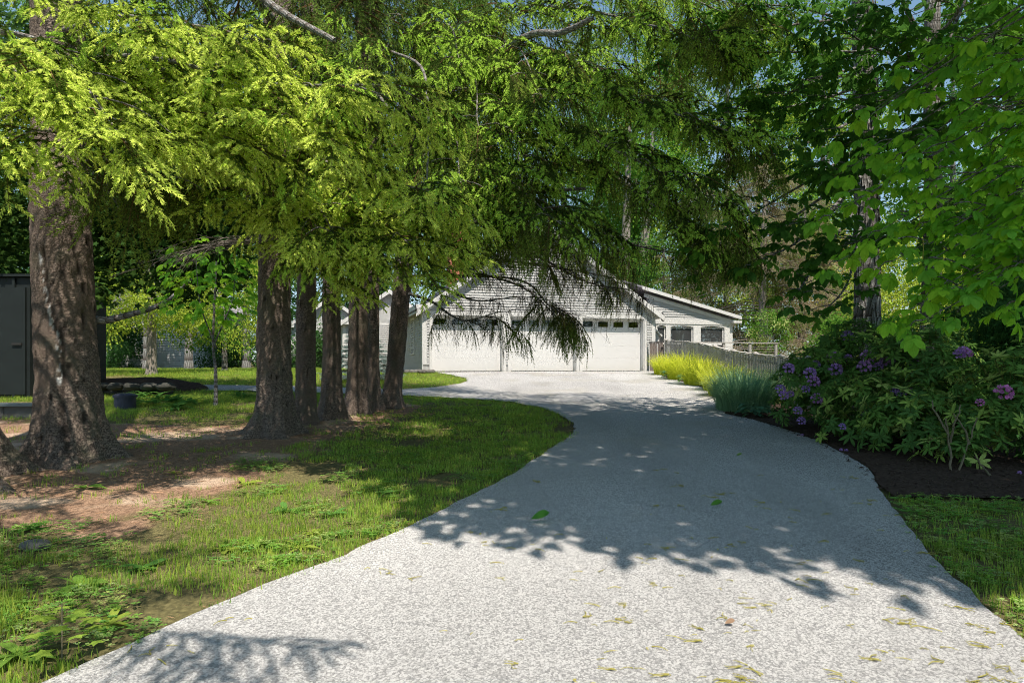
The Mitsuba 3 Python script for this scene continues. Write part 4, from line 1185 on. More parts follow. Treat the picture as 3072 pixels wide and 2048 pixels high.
# plates of loose bark on the shaggy trunk
sh = Mesh()
for k in range(170):
    h, th = U(.6, 9), U(-2.2, 2.2)
    d = np.array([math.sin(th + .5), -math.cos(th + .5), 0])
    c = np.array([7.26, 14, h]) + d * (.285 - .012 * h)
    L, w = U(.18, .5), U(.03, .08)
    sd = np.array([-d[1], d[0], 0])
    q = np.array([c - sd * w / 2, c + sd * w / 2, c + sd * w / 2 + d * .035 - [0, 0, L], c - sd * w / 2 + d * .04 - [0, 0, L]])
    sh.add(np.vstack([q, q - d * .014]), [[0, 1, 2, 3], [7, 6, 5, 4], [3, 2, 6, 7], [0, 3, 7, 4], [1, 5, 6, 2]])
put(H1 + '__loose_bark', sh.ply('hickory_bark'))
for t, pts in ((H1, [(7.2, 14, 6.0), (4.73, 11.00, 4.42), (2.54, 9.40, 3.15)]), (H1, [(7.2, 14, 5.4), (4.56, 10.60, 3.50), (3.26, 9.40, 2.86)]), (H1, [(7.2, 14, 4.9), (4.67, 10.40, 3.07), (3.78, 9.20, 2.36)]),
               (H1, [(7.2, 14, 6.6), (4.73, 11.00, 5.05), (2.96, 10.00, 4.28)]), (H1, [(7.2, 14, 7.2), (4.66, 11.00, 5.68), (3.21, 10.00, 5.17)]), (H1, [(7.2, 14, 7.9), (4.73, 11.00, 6.52), (3.41, 10.40, 6.25)]),
               (H1, [(7.2, 14, 8.4), (4.73, 11.00, 7.22), (3.68, 10.60, 7.08)]), (H1, [(7.2, 14, 5.8), (5.22, 11.00, 4.00), (3.82, 9.60, 3.44)]), (H1, [(7.2, 14, 7.4), (5.08, 11.00, 6.10), (3.90, 9.80, 5.35)]),
               (H1, [(7.2, 14, 6.9), (5.29, 11.00, 5.47), (3.76, 9.60, 4.54)]), (H1, [(7.2, 14, 6.2), (5.64, 11.00, 4.84), (4.22, 9.40, 3.93)]), (H1, [(7.2, 14, 4.6), (5.43, 11.00, 2.88), (4.37, 9.60, 2.21)]),
               (H1, [(7.2, 14, 5.6), (4.56, 10.60, 3.91), (2.82, 10.20, 2.91)]), (H1, [(7.2, 14, 8.6), (4.38, 11.00, 6.94), (2.75, 10.40, 6.32)]), (H1, [(7.2, 14, 7.6), (4.38, 11.00, 5.96), (2.87, 10.60, 5.19)]),
               (H2, [(7.4, 12, 6.8), (5.45, 10.00, 6.07), (4.46, 9.40, 6.15)]), (H2, [(7.4, 12, 6.0), (5.57, 10.00, 5.43), (4.33, 9.00, 4.98)]), (H2, [(7.4, 12, 6.6), (6.53, 10.00, 6.07), (6.39, 9.00, 5.78)]),
               (H2, [(7.4, 12, 5.6), (6.85, 10.00, 5.30), (6.33, 8.60, 4.66)]), (H2, [(7.4, 12, 5.0), (5.35, 9.60, 4.35), (4.23, 8.80, 3.95)]), (H2, [(7.4, 12, 4.4), (6.79, 10.00, 4.09), (6.62, 9.00, 3.60)]),
               (H2, [(7.4, 12, 7.2), (6.53, 10.00, 6.70), (5.54, 9.40, 6.57)]), (H2, [(7.4, 12, 5.2), (5.64, 10.00, 4.79), (4.79, 9.00, 4.58)]), (H2, [(7.4, 12, 4.0), (5.57, 10.00, 3.39), (4.54, 9.20, 3.12)]),
               (H2, [(7.4, 12, 6.4), (5.89, 10.00, 5.68), (5.19, 9.00, 5.78)])):
    low = t == H1 and pts[-1][2] < 5.2
    hick_branch(t, pts, .03, twigs=6 if low else 13, tl=(.2, .6) if low else (.3, .9), start=.5 if low else .3, whorl=(3, 5) if low else (4, 6), sc=(.75, 1.05))
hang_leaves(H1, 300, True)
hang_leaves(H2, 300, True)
crown(H2, [((10.6, 11.5, 8.5), (2.8, 2.8, 3.6)), ((10.8, 9.5, 8), (3.0, 3.0, 3.5))], C3('hickory'), 330, (1.0, 1.5), .3)

# ------------------------------------------------------------------ trees and shrubs around the lawns
MT = 'maple_tree'
lab(MT, 'dark leafy maple with a low crooked limb behind the largest spruce', 'tree')
simple_trunk(MT, [(-10.9, 16.6, .6), (-10.6, 16.7, 4), (-10.2, 17, 9)], .28, .12, limbs=[([(-10.75, 16.6, 2.7), (-9.75, 16.20, 2.54), (-8.83, 15.80, 2.65), (-7.82, 15.40, 2.89), (-7.04, 15.00, 3.38)], .11)])
crown(MT, [((-12.3, 17.2, 7.0), (3.4, 2.2, 3.6)), ((-9.0, 17.0, 6.6), (3.4, 2.2, 3.0)), ((-7.4, 15.9, 5.2), (1.6, 1.2, 1.3)), ((-8.81, 15.60, 3.20), (1.4, .9, .6)), ((-7.92, 16.00, 4.32), (2.4, 1.2, 1.4)), ((-9.27, 16.60, 5.06), (2.8, 1.4, 1.6)), ((-7.07, 16.40, 5.01), (1.9, 1.2, 1.5)), ((-12.42, 17.00, 4.93), (1.3, 1.4, 2.0))], C3('maple'), 1000, (.8, 1.2), .3)
SP = 'sapling'
lab(SP, 'young staked sapling with a thin bare stem on the shaded lawn', 'tree')
simple_trunk(SP, [(-6.21, 14.31) + (.60,), (-6.21, 14.30, 1.37), (-6.26, 14.30, 2.01), (-6.19, 14.30, 3.65)], .045, .018, limbs=[([(-6.19, 14.30, 1.83), (-6.48, 14.20, 2.73), (-6.57, 14.20, 3.64)], .02), ([(-6.24, 14.30, 1.92), (-5.93, 14.40, 2.75), (-5.84, 14.40, 3.30)], .02)], sides=8)
lv = []
for _ in range(150):
    d = unit(rng.normal(0, 1, 3))
    p = np.array((-6.35, 14.30, 3.20)) + d * np.array([.95, .75, 1.0]) * U(.35, 1) ** .5
    lv.append((p, unit(np.array([d[0], d[1], U(-.5, .1)])), U(.75, 1.05), U(-.4, .4)))
leaves[SP] = lv
hang_leaves(SP, 150)

BG = 'trees round the far lawn'
tree('weeping_birch', 'sunlit pale green tree with a straight trunk on the far lawn', (-13.2, 25), 7.5, .19, [((-13.6, 25.3, 5.2), (3.2, 2.2, 2.6)), ((-15.2, 25, 3.6), (1.7, 1.5, 1.6)), ((-12.2, 25, 3.9), (1.4, 1.4, 1.2))], C3('sunny'), 330, (.7, 1.2), 'grey_twig', group_=BG, shell=.4)
tree('yellow_green_tree', 'low yellow-green tree at the back of the far lawn beside the second spruce', (-12.0, 28.5), 6, .12, [((-12.0, 28, 4.2), (2.2, 1.8, 2.2)), ((-11.0, 27.5, 2.8), (1.3, 1.2, .9)), ((-13.4, 27.8, 2.9), (1.0, 1.0, .8))], C3('sunny') + C3('green')[:1], 230, (.6, 1.1), group_=BG, shell=.4)
for i, (x, y, r, lb) in enumerate(((-17.6, 33, .22, 'dark tree trunk left of the white house glimpsed across the lawn'), (-16.1, 34, .2, 'dark tree trunk in front of the white house across the lawn'), (-14.0, 36, .2, 'dark tree trunk right of the white house across the lawn'))):
    tree('shade_tree', lb, (x, y), 16, r, [((x, y + 1, 10), (4, 3, 5))], C3('deep') + C3('green')[:1], 170, (1.3, 2.0), group_='dark trunks across the lawn')
# neighbour's house, seen in slivers
nb = 'neighbour_house'
lab(nb, 'white clapboard house glimpsed between dark trunks beyond the far lawn', 'house')
nm = Mesh().box((-20.9, 43, 2.9), (6.0, 5, 3.6))
scene[nb + '__wall'] = nm.ply('siding')
for k in range(24):
    q = np.array([(-23.9, 40.49, 1.25 + .15 * k + .16), (-17.9, 40.49, 1.25 + .15 * k + .16), (-17.9, 40.44, 1.25 + .15 * k), (-23.9, 40.44, 1.25 + .15 * k)])
    put(nb + '__clapboard', Mesh().add(q, [[0, 3, 2, 1]]).ply('white_paint'))
rf = trimesh.creation.extrude_polygon(Polygon([(-24.4, 4.7), (-17.4, 4.7), (-20.9, 7.4)]), 5.8, engine='earcut')
scene[nb + '__roof'] = Mesh().add(np.column_stack([rf.vertices[:, 0], 40.1 + rf.vertices[:, 2], rf.vertices[:, 1]]), np.array(rf.faces)[:, ::-1]).ply('shingle')
# dense shrubs along the back of the lawn
for i, (x, y, h, w, lb) in enumerate(((-27, 36, 2.6, 3.2, 'dark hedge shrub at the far left behind the shed'), (-22.5, 35.5, 2.2, 2.6, 'dark hedge shrub below the pale green tree'), (-13.2, 37, 2.0, 2.6, 'dark shrub below the yellow-green tree'), (-9.5, 37.5, 2.6, 2.4, 'dark shrub seen between the spruce trunks'), (-22.0, 38.2, 2.8, 1.6, 'dark shrub in front of the middle of the white house'), (-24.2, 38.5, 2.8, 2.2, 'dark shrub hiding the left half of the white house'), (-16.3, 38.5, 2.8, 1.7, 'dark shrub hiding the right end of the white house'))):
    t = numbered('hedge_shrub')
    crown(t, [((x, y, 1.3 + h * .4), (w, 1.2, h * .62))], C3('deep'), 90, (.8, 1.3), .3, part='foliage')
    lab(t, lb, 'shrub', 'hedge shrubs behind the far lawn')
FAR = 'tall trees closing the view'
far = [(-52, 52, 'far left'), (-44, 55, 0), (-37, 50, 0), (-30, 54, 0), (-24, 50, 0), (-17, 56, 0), (-10, 52, 0), (-3, 55, 0), (4, 53, 0), (11, 56, 0), (18, 50, 0), (25, 54, 0), (31, 48, 0), (37, 53, 0), (44, 48, 0), (51, 52, 0), (-34, 38, 0), (-27, 42, 0), (27, 36, 0), (34, 38, 0)]
WH = ['behind the shed at the far left', 'over the shed roof', 'left of the maple', 'behind the maple', 'over the white house', 'behind the pale green tree', 'behind the second spruce', 'behind the burled spruce', 'over the garage gable', 'over the garage roof on the right', 'over the screened porch', 'behind the dry brown tree', 'behind the tan tree', 'behind the shaggy hickory', 'behind the slim hickory', 'at the far right edge', 'nearer, left of the shed', 'nearer, behind the hedge', 'nearer, right of the tan tree', 'nearer, at the right edge']
for (x, y, _), wh in zip(far, WH):
    H = U(25, 33) if y > 45 else U(12, 16)
    k = C3('green') + C3('deep') + (C3('sunny')[:1] if x > 8 or x < -20 else [])
    tree('tall_tree', f'tall leafy tree {wh}', (x, y), H, .3, [((x, y, H * .55), (4.8, 3.6, H * .42)), ((x + 1.5, y - 1, H * .26), (3.6, 2.8, H * .17)), ((x - 2, y, H * .32), (3, 2.6, H * .2))], k, 300, (1.4, 2.3), group_=FAR)
n = 700
dp = np.column_stack([U(-75, 75, n), U(56, 62, n), U(1.2, 6.5, n)])
for i in range(3):
    instances('distant_woodland', f'deep_clump_{i}', dp[i::3], frames(rng.normal(0, 1, (len(dp[i::3]), 3))), U(1.8, 2.8, len(dp[i::3])))
lab('distant_woodland', 'dark far-off woodland closing the gaps behind the tall trees', 'woodland', kind='stuff')
for (x, y, wh) in ((8.5, 47, 'behind the garage ridge'), (14.5, 46, 'behind the dry conifers'), (20.5, 45, 'behind the tan tree'), (-3.5, 47, 'seen through the spruces left of the garage')):
    tree('sunlit_tree', f'tall sunlit yellow-green tree {wh}', (x, y), 30, .28, [((x, y, 18), (4.2, 3.2, 11)), ((x + 1, y - 1, 8), (3.2, 2.6, 4))], C3('sunny') + C3('green'), 420, (1.3, 2.1), group_='sunlit trees behind the house')
# behind the fence and porch
tree('broadleaf_tree', 'deep green leafy tree above the ridge of the porch roof', (8.9, 40), 9, .2, [((8.6, 40, 6.6), (3.0, 2.5, 2.8)), ((6.8, 40, 6.2), (1.6, 1.5, 1.6))], C3('green') + C3('deep')[:2], 260, (.8, 1.3))
tree('pale_dogwood', 'pale flowering dogwood just behind the porch roof', (8.0, 37), 5, .09, [((7.4, 37, 4.7), (1.7, 1.0, .8)), ((9.6, 37.4, 4.2), (1.5, 1.0, .7))], C3('pale') + C3('green')[:1], 90, (.6, .95))
for (x, y, lb, lim) in ((6.9, 43, 'grey trunk left of the deep green tree, above the garage rake', .5), (7.9, 44, 'leaning grey trunk next to the deep green tree', 1.2)):
    tree('grey_trunk_tree', lb, (x, y), 19, .45, [((x, y + 2, 15), (4, 3, 5))], C3('green'), 110, (1.4, 2.2), 'grey_twig', lean=(lim, 0))


def dry_conifer(xy, H, rad, n, label, kinds, r=.24):
    t = numbered('dry_conifer')
    z = float(zg(*xy))
    simple_trunk(t, [(xy[0], xy[1], z - .1), (xy[0], xy[1], z + H * .5), (xy[0] + .2, xy[1], z + H)], r, .05, 'grey_twig')
    pos, ds = [], []
    lm = Mesh()
    for k in range(n // 7):
        h = U(.08, .97)
        th = U(0, 6.28)
        L = rad * (1 - h) ** .7 * U(.6, 1.1) + .3
        a = np.array([xy[0], xy[1], z + h * H])
        b = a + np.array([math.cos(th) * L, math.sin(th) * L, -.12 * L + U(-.1, .2)])
        c = spline([a, a * .5 + b * .5 + (0, 0, .06 * L), b], 6)
        lm.add(*tube(c, np.linspace(.03, .008, 6), 4))
        for j in range(7):
            f = U(.25, 1)
            pos.append(a * (1 - f) + b * f)
            e = th + U(-1, 1)
            ds.append((math.cos(e), math.sin(e), U(-.5, .1)))
    put(t + '__limbs', lm.ply('grey_twig', smooth=True))
    pos, ds = np.array(pos), np.array(ds)
    R = frames(ds, roll=U(-.5, .5, len(ds)))
    w = rng.integers(0, len(kinds), len(ds))
    for i, kd in enumerate(kinds):
        mm = w == i
        instances(t + '__needles', kd, pos[mm], R[mm], U(.7, 1.3, mm.sum()))
    lab(t, label, 'tree', 'thin brown conifers beyond the fence')


DS = [f'dry_spray_{i}' for i in range(3)]
dry_conifer((12.5, 34), 11, 4.0, 560, 'brown-needled conifer with a grey trunk right of the deck rail', DS + DS + CF[:1])
dry_conifer((9.8, 37), 10, 3.2, 300, 'thin grey-brown conifer behind the porch eave', DS + CF[:2])
dry_conifer((15.3, 36), 9, 3.4, 380, 'thin brown conifer between the grey-trunked one and the tan tree', DS + CF[:1])
tree('tan_tree', 'tan and bronze leaved tree left of the shaggy hickory', (17.0, 37), 9, .18, [((16.6, 37, 5.6), (3.2, 2.4, 3.4)), ((18.6, 36, 3.6), (2.4, 2, 1.8))], C3('tan') + C3('pale')[:1], 330, (.7, 1.2))
tree('light_green_shrub', 'light green shrub at the right corner of the screened porch', (11.6, 31), 3.2, .06, [((11.6, 31, 2.9), (.9, .8, 1.2))], C3('pale')[:1] + C3('green'), 60, (.5, .9), cat='shrub')
for (x, y, rz, lb, kd) in ((13.5, 27, 1.5, 'green shrub behind the middle of the picket fence', 'green'), (11.5, 22.5, 1.2, 'green shrub behind the low end of the picket fence', 'green'), (16.5, 27, 1.8, 'olive shrub behind the low end of the fence, further off', 'tan'), (15, 21, 1.7, 'green shrub left of the shaggy hickory', 'green')):
    t = numbered('garden_shrub')
    crown(t, [((x, y, float(zg(x, y)) + rz * .7), (1.7, 1.2, rz))], C3(kd), 110, (.5, .9), .3, part='foliage')
    lab(t, lb, 'shrub', 'shrubs behind the picket fence')
for i, (x, y, w, h, lb, kd) in enumerate(((9.6, 12.2, 1.7, 1.5, 'dark understory shrub right of the slim hickory', 'deep'), (11.5, 15, 2.2, 2.2, 'dark understory shrub behind the slim hickory', 'deep'), (8.6, 9.8, 1.3, 1.5, 'dark understory shrub at the right edge behind the magenta bloom', 'deep'),
                                          (9.0, 17.5, 1.5, 1.4, 'sunlit understory shrub between the two hickories', 'green'), (14.5, 17, 2.6, 3.2, 'tall dark understory shrub at the right edge', 'deep'), (12.6, 21, 2.4, 3.2, 'sunny thicket seen between the hickory trunks', 'sunny'), (17.5, 23, 3.4, 5.0, 'green thicket at the right behind the hickories', 'green'), (22, 28, 4, 6.0, 'sunny thicket far behind the slim hickory', 'sunny'))):
    t = numbered('understory_shrub')
    crown(t, [((x, y, float(zg(x, y)) + h * .75), (w, w * .7, h))], C3(kd), int(60 * w * h), (.6, 1.0), .35, part='foliage')
    lab(t, lb, 'shrub', 'understory behind the rhododendrons')

# ------------------------------------------------------------------ picket fence and gate
POSTS = [(6.28, 28.0, 2.46), (6.56, 26.22, 2.36), (6.64, 24.42, 2.25), (6.71, 22.63, 2.06), (6.73, 20.83, 1.88), (6.76, 19.03, 1.76), (6.75, 17.23, 1.67), (6.66, 15.43, 1.61)]
FN = 'picket_fence'
lab(FN, 'weathered grey picket fence stepping downhill from the garage gate', 'fence')
for i, (x, y, z) in enumerate(POSTS):
    g = float(zg(x, y))
    put(FN + '__post', Mesh().box((x + .03, y, (g - .1 + z + .02) / 2), (.10, .10, z + .12 - g)).ply('weathered_wood'))
    if i in (0, 3, 4, 5, 6, 7):
        cpm = Mesh().box((x + .03, y, z + .035), (.16, .16, .03))
        cpm.add(np.array([[x - .04, y - .07, z + .05], [x + .10, y - .07, z + .05], [x + .10, y + .07, z + .05], [x - .04, y + .07, z + .05], [x + .03, y, z + .09]]), [[0, 1, 4], [1, 2, 4], [2, 3, 4], [3, 0, 4]])
        put(FN + '__post_cap', cpm.ply('weathered_wood'))
for (a, b) in zip(POSTS[:-1], POSTS[1:]):
    A, B_ = np.array(a), np.array(b)
    ga, gb = float(zg(a[0], a[1])), float(zg(b[0], b[1]))
    d = unit(B_[:2] - A[:2])
    nrm = np.array([d[1], -d[0]])
    if nrm[0] > 0:
        nrm = -nrm
    for off, f in ((.045, 0), (.16, .0), (.55, .0), (.98, .0)):
        p0 = np.array([*(A[:2] + d * .05), A[2] - off])
        p1 = np.array([*(B_[:2] - d * .05), B_[2] - off])
        R = frames(p1 - p0)[0]
        wdt = .09 if off < .1 else .035
        put(FN + '__rail', Mesh().box((p0 + p1) / 2 + np.array([.03, 0, .06 if off < .1 else 0]), (np.linalg.norm(p1 - p0), wdt, .03 if off < .1 else .07), R).ply('weathered_wood'))
    for k in range(14):
        f = (k + .75) / 14.5
        c = A * (1 - f) + B_ * f
        g = ga * (1 - f) + gb * f + .05
        zt = c[2] - .015
        R = np.column_stack([[d[0], d[1], 0], [nrm[0], nrm[1], 0], [0, 0, 1]])
        put(FN + '__picket', Mesh().box(np.array([c[0] + nrm[0] * .0 + .0, c[1], (g + zt) / 2]) + np.array([nrm[0] * .012, nrm[1] * .012, 0]), (.058 + U(-.004, .004), .02, zt - g), R).ply('weathered_wood'))
GT = 'wooden_gate'
lab(GT, 'weathered brown board gate between the garage corner and the fence', 'gate')
g0, g1 = W(9.50, -.16, 0), np.array([6.20, 28.02, 0])
gd = unit(g1 - g0)
gl = np.linalg.norm(g1 - g0)
gR = np.column_stack([gd, [-gd[1], gd[0], 0], [0, 0, 1]])
for k in range(9):
    f = (k + .5) / 9
    h0, h1 = 1.16 + U(0, .03), 2.40 + U(-.02, .015)
    put(GT + '__board', Mesh().box(g0 + gd * gl * f + np.array([0, 0, (h0 + h1) / 2]), (gl / 9 - .022 + U(-.006, .006), .022, h1 - h0), gR @ trimesh.transformations.rotation_matrix(U(-.012, .012), [0, 1, 0])[:3, :3]).ply('gate_wood'))
for z in (1.42, 2.2):
    put(GT + '__rail', Mesh().box(g0 + gd * gl * .5 + gR[:, 1] * .03 + np.array([0, 0, z]), (gl, .03, .09), gR).ply('gate_wood'))
put(GT + '__top_rail', Mesh().box(g0 + gd * gl * .5 + np.array([0, 0, 2.43]), (gl, .05, .03), gR).ply('gutter_metal'))
for f in (.05, .62):
    put(GT + '__strap', Mesh().box(g0 + gd * gl * f - gR[:, 1] * .018 + np.array([0, 0, 1.78]), (.035, .012, 1.15), gR).ply('white_paint'))
put(GT + '__latch', Mesh().box(g0 + gd * gl * .97 - gR[:, 1] * .03 + np.array([0, 0, 2.17]), (.12, .035, .06), gR).box(g0 + gd * gl * .99 - gR[:, 1] * .05 + np.array([0, 0, 2.14]), (.03, .05, .14), gR).ply('rubber'))

# ------------------------------------------------------------------ ornamental grasses
def blade(L, w, bend, n=4, col=(.1, .2, .03)):
    s = np.linspace(0, 1, n + 1)
    th = bend * s ** 1.3
    x = np.concatenate([[0], np.cumsum(np.sin((th[1:] + th[:-1]) / 2) * L / n)])
    z = np.concatenate([[0], np.cumsum(np.cos((th[1:] + th[:-1]) / 2) * L / n)])
    h = w / 2 * (1 - s ** 2.2)
    v = np.vstack([np.stack([x, -h, z], -1), np.stack([x, h, z], -1)])
    N = n + 1
    f = np.array([[i, i + 1, N + i + 1, N + i] for i in range(n)])
    f = np.vstack([f[:, [0, 1, 2]], f[:, [0, 2, 3]]])
    return v, f, np.broadcast_to(np.array(col, float), v.shape).copy()


def fountain(key, xy, n, R0, L, w, bend, cols, label, cat, group_=None, squash=1.0, lift=0.0):
    t = numbered(key)
    m = Mesh()
    B = [blade(1, 1, b, 5) for b in np.linspace(bend[0], bend[1], 6)]
    for i, b in enumerate(B):
        k = n // 6
        th = U(0, 6.28, k)
        r = R0 * np.sqrt(U(0, 1, k))
        ph = th + U(-.6, .6, k)
        x, y = xy[0] + np.cos(th) * r, xy[1] + np.sin(th) * r * squash
        ln = U(L[0], L[1], k)
        c, s_ = np.cos(ph), np.sin(ph)
        R = np.zeros((k, 3, 3))
        tl = U(-.1, .3, k)
        ct, st = np.cos(tl), np.sin(tl)
        R[:, 0] = np.stack([c * ct, -s_, c * st], -1)
        R[:, 1] = np.stack([s_ * ct, c, s_ * st], -1)
        R[:, 2] = np.stack([-st, 0 * st, ct], -1)
        ww = U(w[0], w[1], k)
        V = b[0][None] * np.stack([ln, ww, ln], -1)[:, None]
        V = np.einsum('nij,nkj->nki', R, V) + np.stack([x, y, zg(x, y) + lift], -1)[:, None]
        F = b[1][None] + (np.arange(k) * len(b[0]))[:, None, None]
        q = U(0, 1, (k, 1))
        C = (np.array(cols[0]) * (1 - q) + np.array(cols[1]) * q)
        m.add(V.reshape(-1, 3), F.reshape(-1, 3), np.repeat(C, len(b[0]), 0))
    scene[t] = m.ply('foliage', color=True, smooth=True)
    lab(t, label, cat, group_)


YG = ((.50, .60, .05), (.80, .82, .10))
GG = 'golden grasses along the fence'
for (x, y, n, r, l0, l1, lb) in ((5.72, 24.8, 620, .55, .6, .95, 'golden ornamental grass nearest the wooden gate'), (5.70, 22.3, 760, .6, .7, 1.1, 'tallest golden ornamental grass, second from the gate'), (5.62, 19.9, 700, .58, .6, .95, 'golden ornamental grass in the middle of the bed edge'),
                            (5.55, 17.9, 680, .52, .55, .9, 'golden ornamental grass just behind the blue-green one'), (5.15, 16.3, 560, .45, .5, .75, 'lowest golden ornamental grass, touching the blue-green one')):
    fountain('golden_grass', (x, y), n, r, (l0, l1), (.018, .032), (.5, 2.0), YG, lb, 'ornamental grass', GG)
fountain('blue_green_grass', (4.5, 13.3), 1900, .50, (.65, 1.05), (.009, .016), (.4, 2.1), ((.20, .40, .22), (.42, .62, .38)), 'round fountain of blue-green ornamental grass at the driveway bend', 'ornamental grass')
fountain('light_green_grass', (5.6, 15.0), 900, .5, (.5, .85), (.006, .011), (.4, 1.9), ((.25, .38, .10), (.42, .52, .18)), 'light green ornamental grass behind the blue-green fountain', 'ornamental grass')
for i, (x, y, lb) in enumerate(((5.35, 23.3, 'low variegated hosta under the golden grass nearest the gate'), (5.35, 21.0, 'low variegated hosta at the drive edge in front of the tallest golden grass'), (4.35, 12.3, 'small blue-green hosta in the mulch left of the rhododendrons'))):
    t = numbered('hosta')
    lf = leaf_tpl(.22, .12, .45, .2, .5, 4, col=(.20, .36, .12) if i < 2 else (.16, .34, .20))
    n = 34
    th = U(0, 6.28, n)
    p = np.stack([x + np.cos(th) * U(0, .2, n), y + np.sin(th) * U(0, .2, n), zg(x, y) + U(.05, .24, n)], -1)
    scene[t] = scatter(lf, p, frames(np.stack([np.cos(th), np.sin(th), U(-.1, .6, n)], -1)), U(.6, 1.1, n), tints(n)).ply('foliage', color=True)
    lab(t, lb, 'hosta')
# low blue spruce against the garage side
BS = 'blue_spruce'
lab(BS, 'low blue-grey spruce bush against the shaded side of the garage', 'shrub')
for i in range(2):
    group(f'blue_frond_{i}', frond(310 + i, L=.45, lat=7, cols=((.10, .17, .16), (.30, .42, .40)), nl=.03, nw=.010, dens=120, droop=.1, sub=False), 'needles')
for layer in range(9):
    h = .15 + layer * .155
    rad = 1.25 * (1 - layer / 10.5)
    k = int(10 + 26 * rad)
    th = np.arange(k) / k * 6.28 + U(-.2, .2, k)
    pos = np.stack([-4.75 + np.cos(th) * rad * .62, 21.6 + np.sin(th) * rad * .62, 0.98 + h + U(-.04, .04, k)], -1)
    instances(BS + '__needles', f'blue_frond_{layer % 2}', pos, frames(np.stack([np.cos(th), np.sin(th), U(-.1, .2, k)], -1)), U(.8, 1.15, k) * (.55 + .5 * rad))
scene[BS + '__trunk'] = Mesh().add(*tube([(-4.75, 21.6, .9), (-4.75, 21.6, 2.3)], [.06, .01], 6)).ply('twig')

# ------------------------------------------------------------------ rhododendrons
RL = leaf_tpl(.135, .040, .55, .18, .22, 4, col=(.075, .17, .045))


def whorl(seed, n, col, up=.1, size=1.0, stem=True):
    rg = np.random.default_rng(seed)
    P = []
    for i in range(n):
        th = i * 2.4 + rg.uniform(-.2, .2)
        P.append(moved((RL[0], RL[1], np.broadcast_to(np.array(col), RL[0].shape)), (math.cos(th), math.sin(th), rg.uniform(-.45, .25) + up), (0, 0, -.012 * (i % 3)), size * rg.uniform(.75, 1.1), roll=rg.uniform(-.3, .3), tint=rg.uniform(.8, 1.2)))
    if stem:
        sv, sf = tube([(0, 0, .01), (0, 0, -.16)], .004, 4, False)
        P.append((sv, sf, np.broadcast_to(np.array([.16, .17, .06]), sv.shape)))
    return joined(P)


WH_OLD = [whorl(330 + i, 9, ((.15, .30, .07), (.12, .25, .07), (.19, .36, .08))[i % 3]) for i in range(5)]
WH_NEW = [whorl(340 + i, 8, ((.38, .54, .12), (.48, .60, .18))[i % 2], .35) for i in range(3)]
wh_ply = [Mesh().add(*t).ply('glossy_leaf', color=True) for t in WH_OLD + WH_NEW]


def truss(seed, col):
    rg = np.random.default_rng(seed)
    P = []
    pet = leaf_tpl(.036, .026, .6, .1, -.2, 3, col=col)
    for i in range(17):
        z = 1 - 1.25 * (i + .5) / 17
        th = i * 2.4
        d = np.array([math.cos(th) * math.sqrt(max(0, 1 - z * z)), math.sin(th) * math.sqrt(max(0, 1 - z * z)), z])
        c = d * .05
        fr = frames(d)[0]
        tn = rg.uniform(.75, 1.25)
        for k in range(5):
            a = k * 2 * math.pi / 5
            e = fr[:, 0] * .75 + (fr[:, 1] * math.cos(a) + fr[:, 2] * math.sin(a)) * .8
            P.append(moved(pet, e, c, rg.uniform(.85, 1.15), up=d, tint=tn * np.array([1, rg.uniform(.85, 1.15), 1])))
    return joined(P)


TR = [Mesh().add(*truss(350 + i, c)).ply('petal', color=True) for i, c in enumerate(((.58, .36, .76), (.66, .38, .76), (.50, .33, .74), (.76, .32, .70)))]
RG = 'rhododendrons beside the driveway'


def rhodo(label, blobs, n, stems, lit=.15, parts=75):
    t = numbered('rhododendron')
    lab(t, label, 'rhododendron', RG)
    got = []
    vol = np.array([r[0] * r[1] + r[1] * r[2] for _, r in blobs])
    for (c, r), k in zip(blobs, (n * vol / vol.sum()).astype(int)):
        d = unit(rng.normal(0, 1, (k, 3)))
        d[:, 2] = np.where(d[:, 2] < -.55, -d[:, 2], d[:, 2])
        rr = np.where(U(0, 1, k) < .7, U(.85, 1.03, k), U(.35, .85, k)) * (.8 + .4 * meshkit.fbm(d * 2.2 + np.array(c), 3, 9))
        p = np.array(c) + d * rr[:, None] * np.array(r)
        q = np.column_stack([p, d])
        got.append(q[p[:, 2] > zg(p[:, 0], p[:, 1]) + .06])
    q = np.vstack(got)
    pos, d = q[:, :3], q[:, 3:]
    ax = unit(d * np.array([1, 1, .6]) + np.array([0, 0, .75]) + rng.normal(0, .25, d.shape))
    R = frames(unit(np.cross(ax, rng.normal(0, 1, ax.shape))), ax)
    # third column of the frame is the whorl's axis
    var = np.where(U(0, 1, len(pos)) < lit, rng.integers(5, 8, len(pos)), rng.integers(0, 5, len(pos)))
    sc = U(.8, 1.2, len(pos))
    order = np.argsort(np.linalg.norm(pos, axis=1))
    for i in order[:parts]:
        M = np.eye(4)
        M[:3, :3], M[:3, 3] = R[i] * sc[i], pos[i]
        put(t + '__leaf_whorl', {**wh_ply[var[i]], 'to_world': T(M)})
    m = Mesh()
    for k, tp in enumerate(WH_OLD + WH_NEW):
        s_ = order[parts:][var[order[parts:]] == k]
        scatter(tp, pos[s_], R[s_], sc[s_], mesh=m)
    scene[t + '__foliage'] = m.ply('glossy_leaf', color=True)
    lab(t + '__foliage', kind='stuff')
    for c in stems:
        pp = spline(c, 10)
        pp[:, :2] += rng.normal(0, .006, (10, 2))
        put(t + '__stem', Mesh().add(*tube(pp, np.linspace(.013, .006, 10), 6)).ply('pale_stem', smooth=True))
    return t


def bloom(t, items):
    for (p, k, s_) in items:
        c = np.array(p)
        M = np.eye(4)
        tilt = unit(np.array([U(-.3, .3), -.75, .8]))
        M[:3, :3] = frames(np.cross(tilt, [1, .2, 0]), tilt)[0] * s_
        M[:3, 3] = c
        put(t + '__flower_truss', {**TR[k], 'to_world': T(M)})


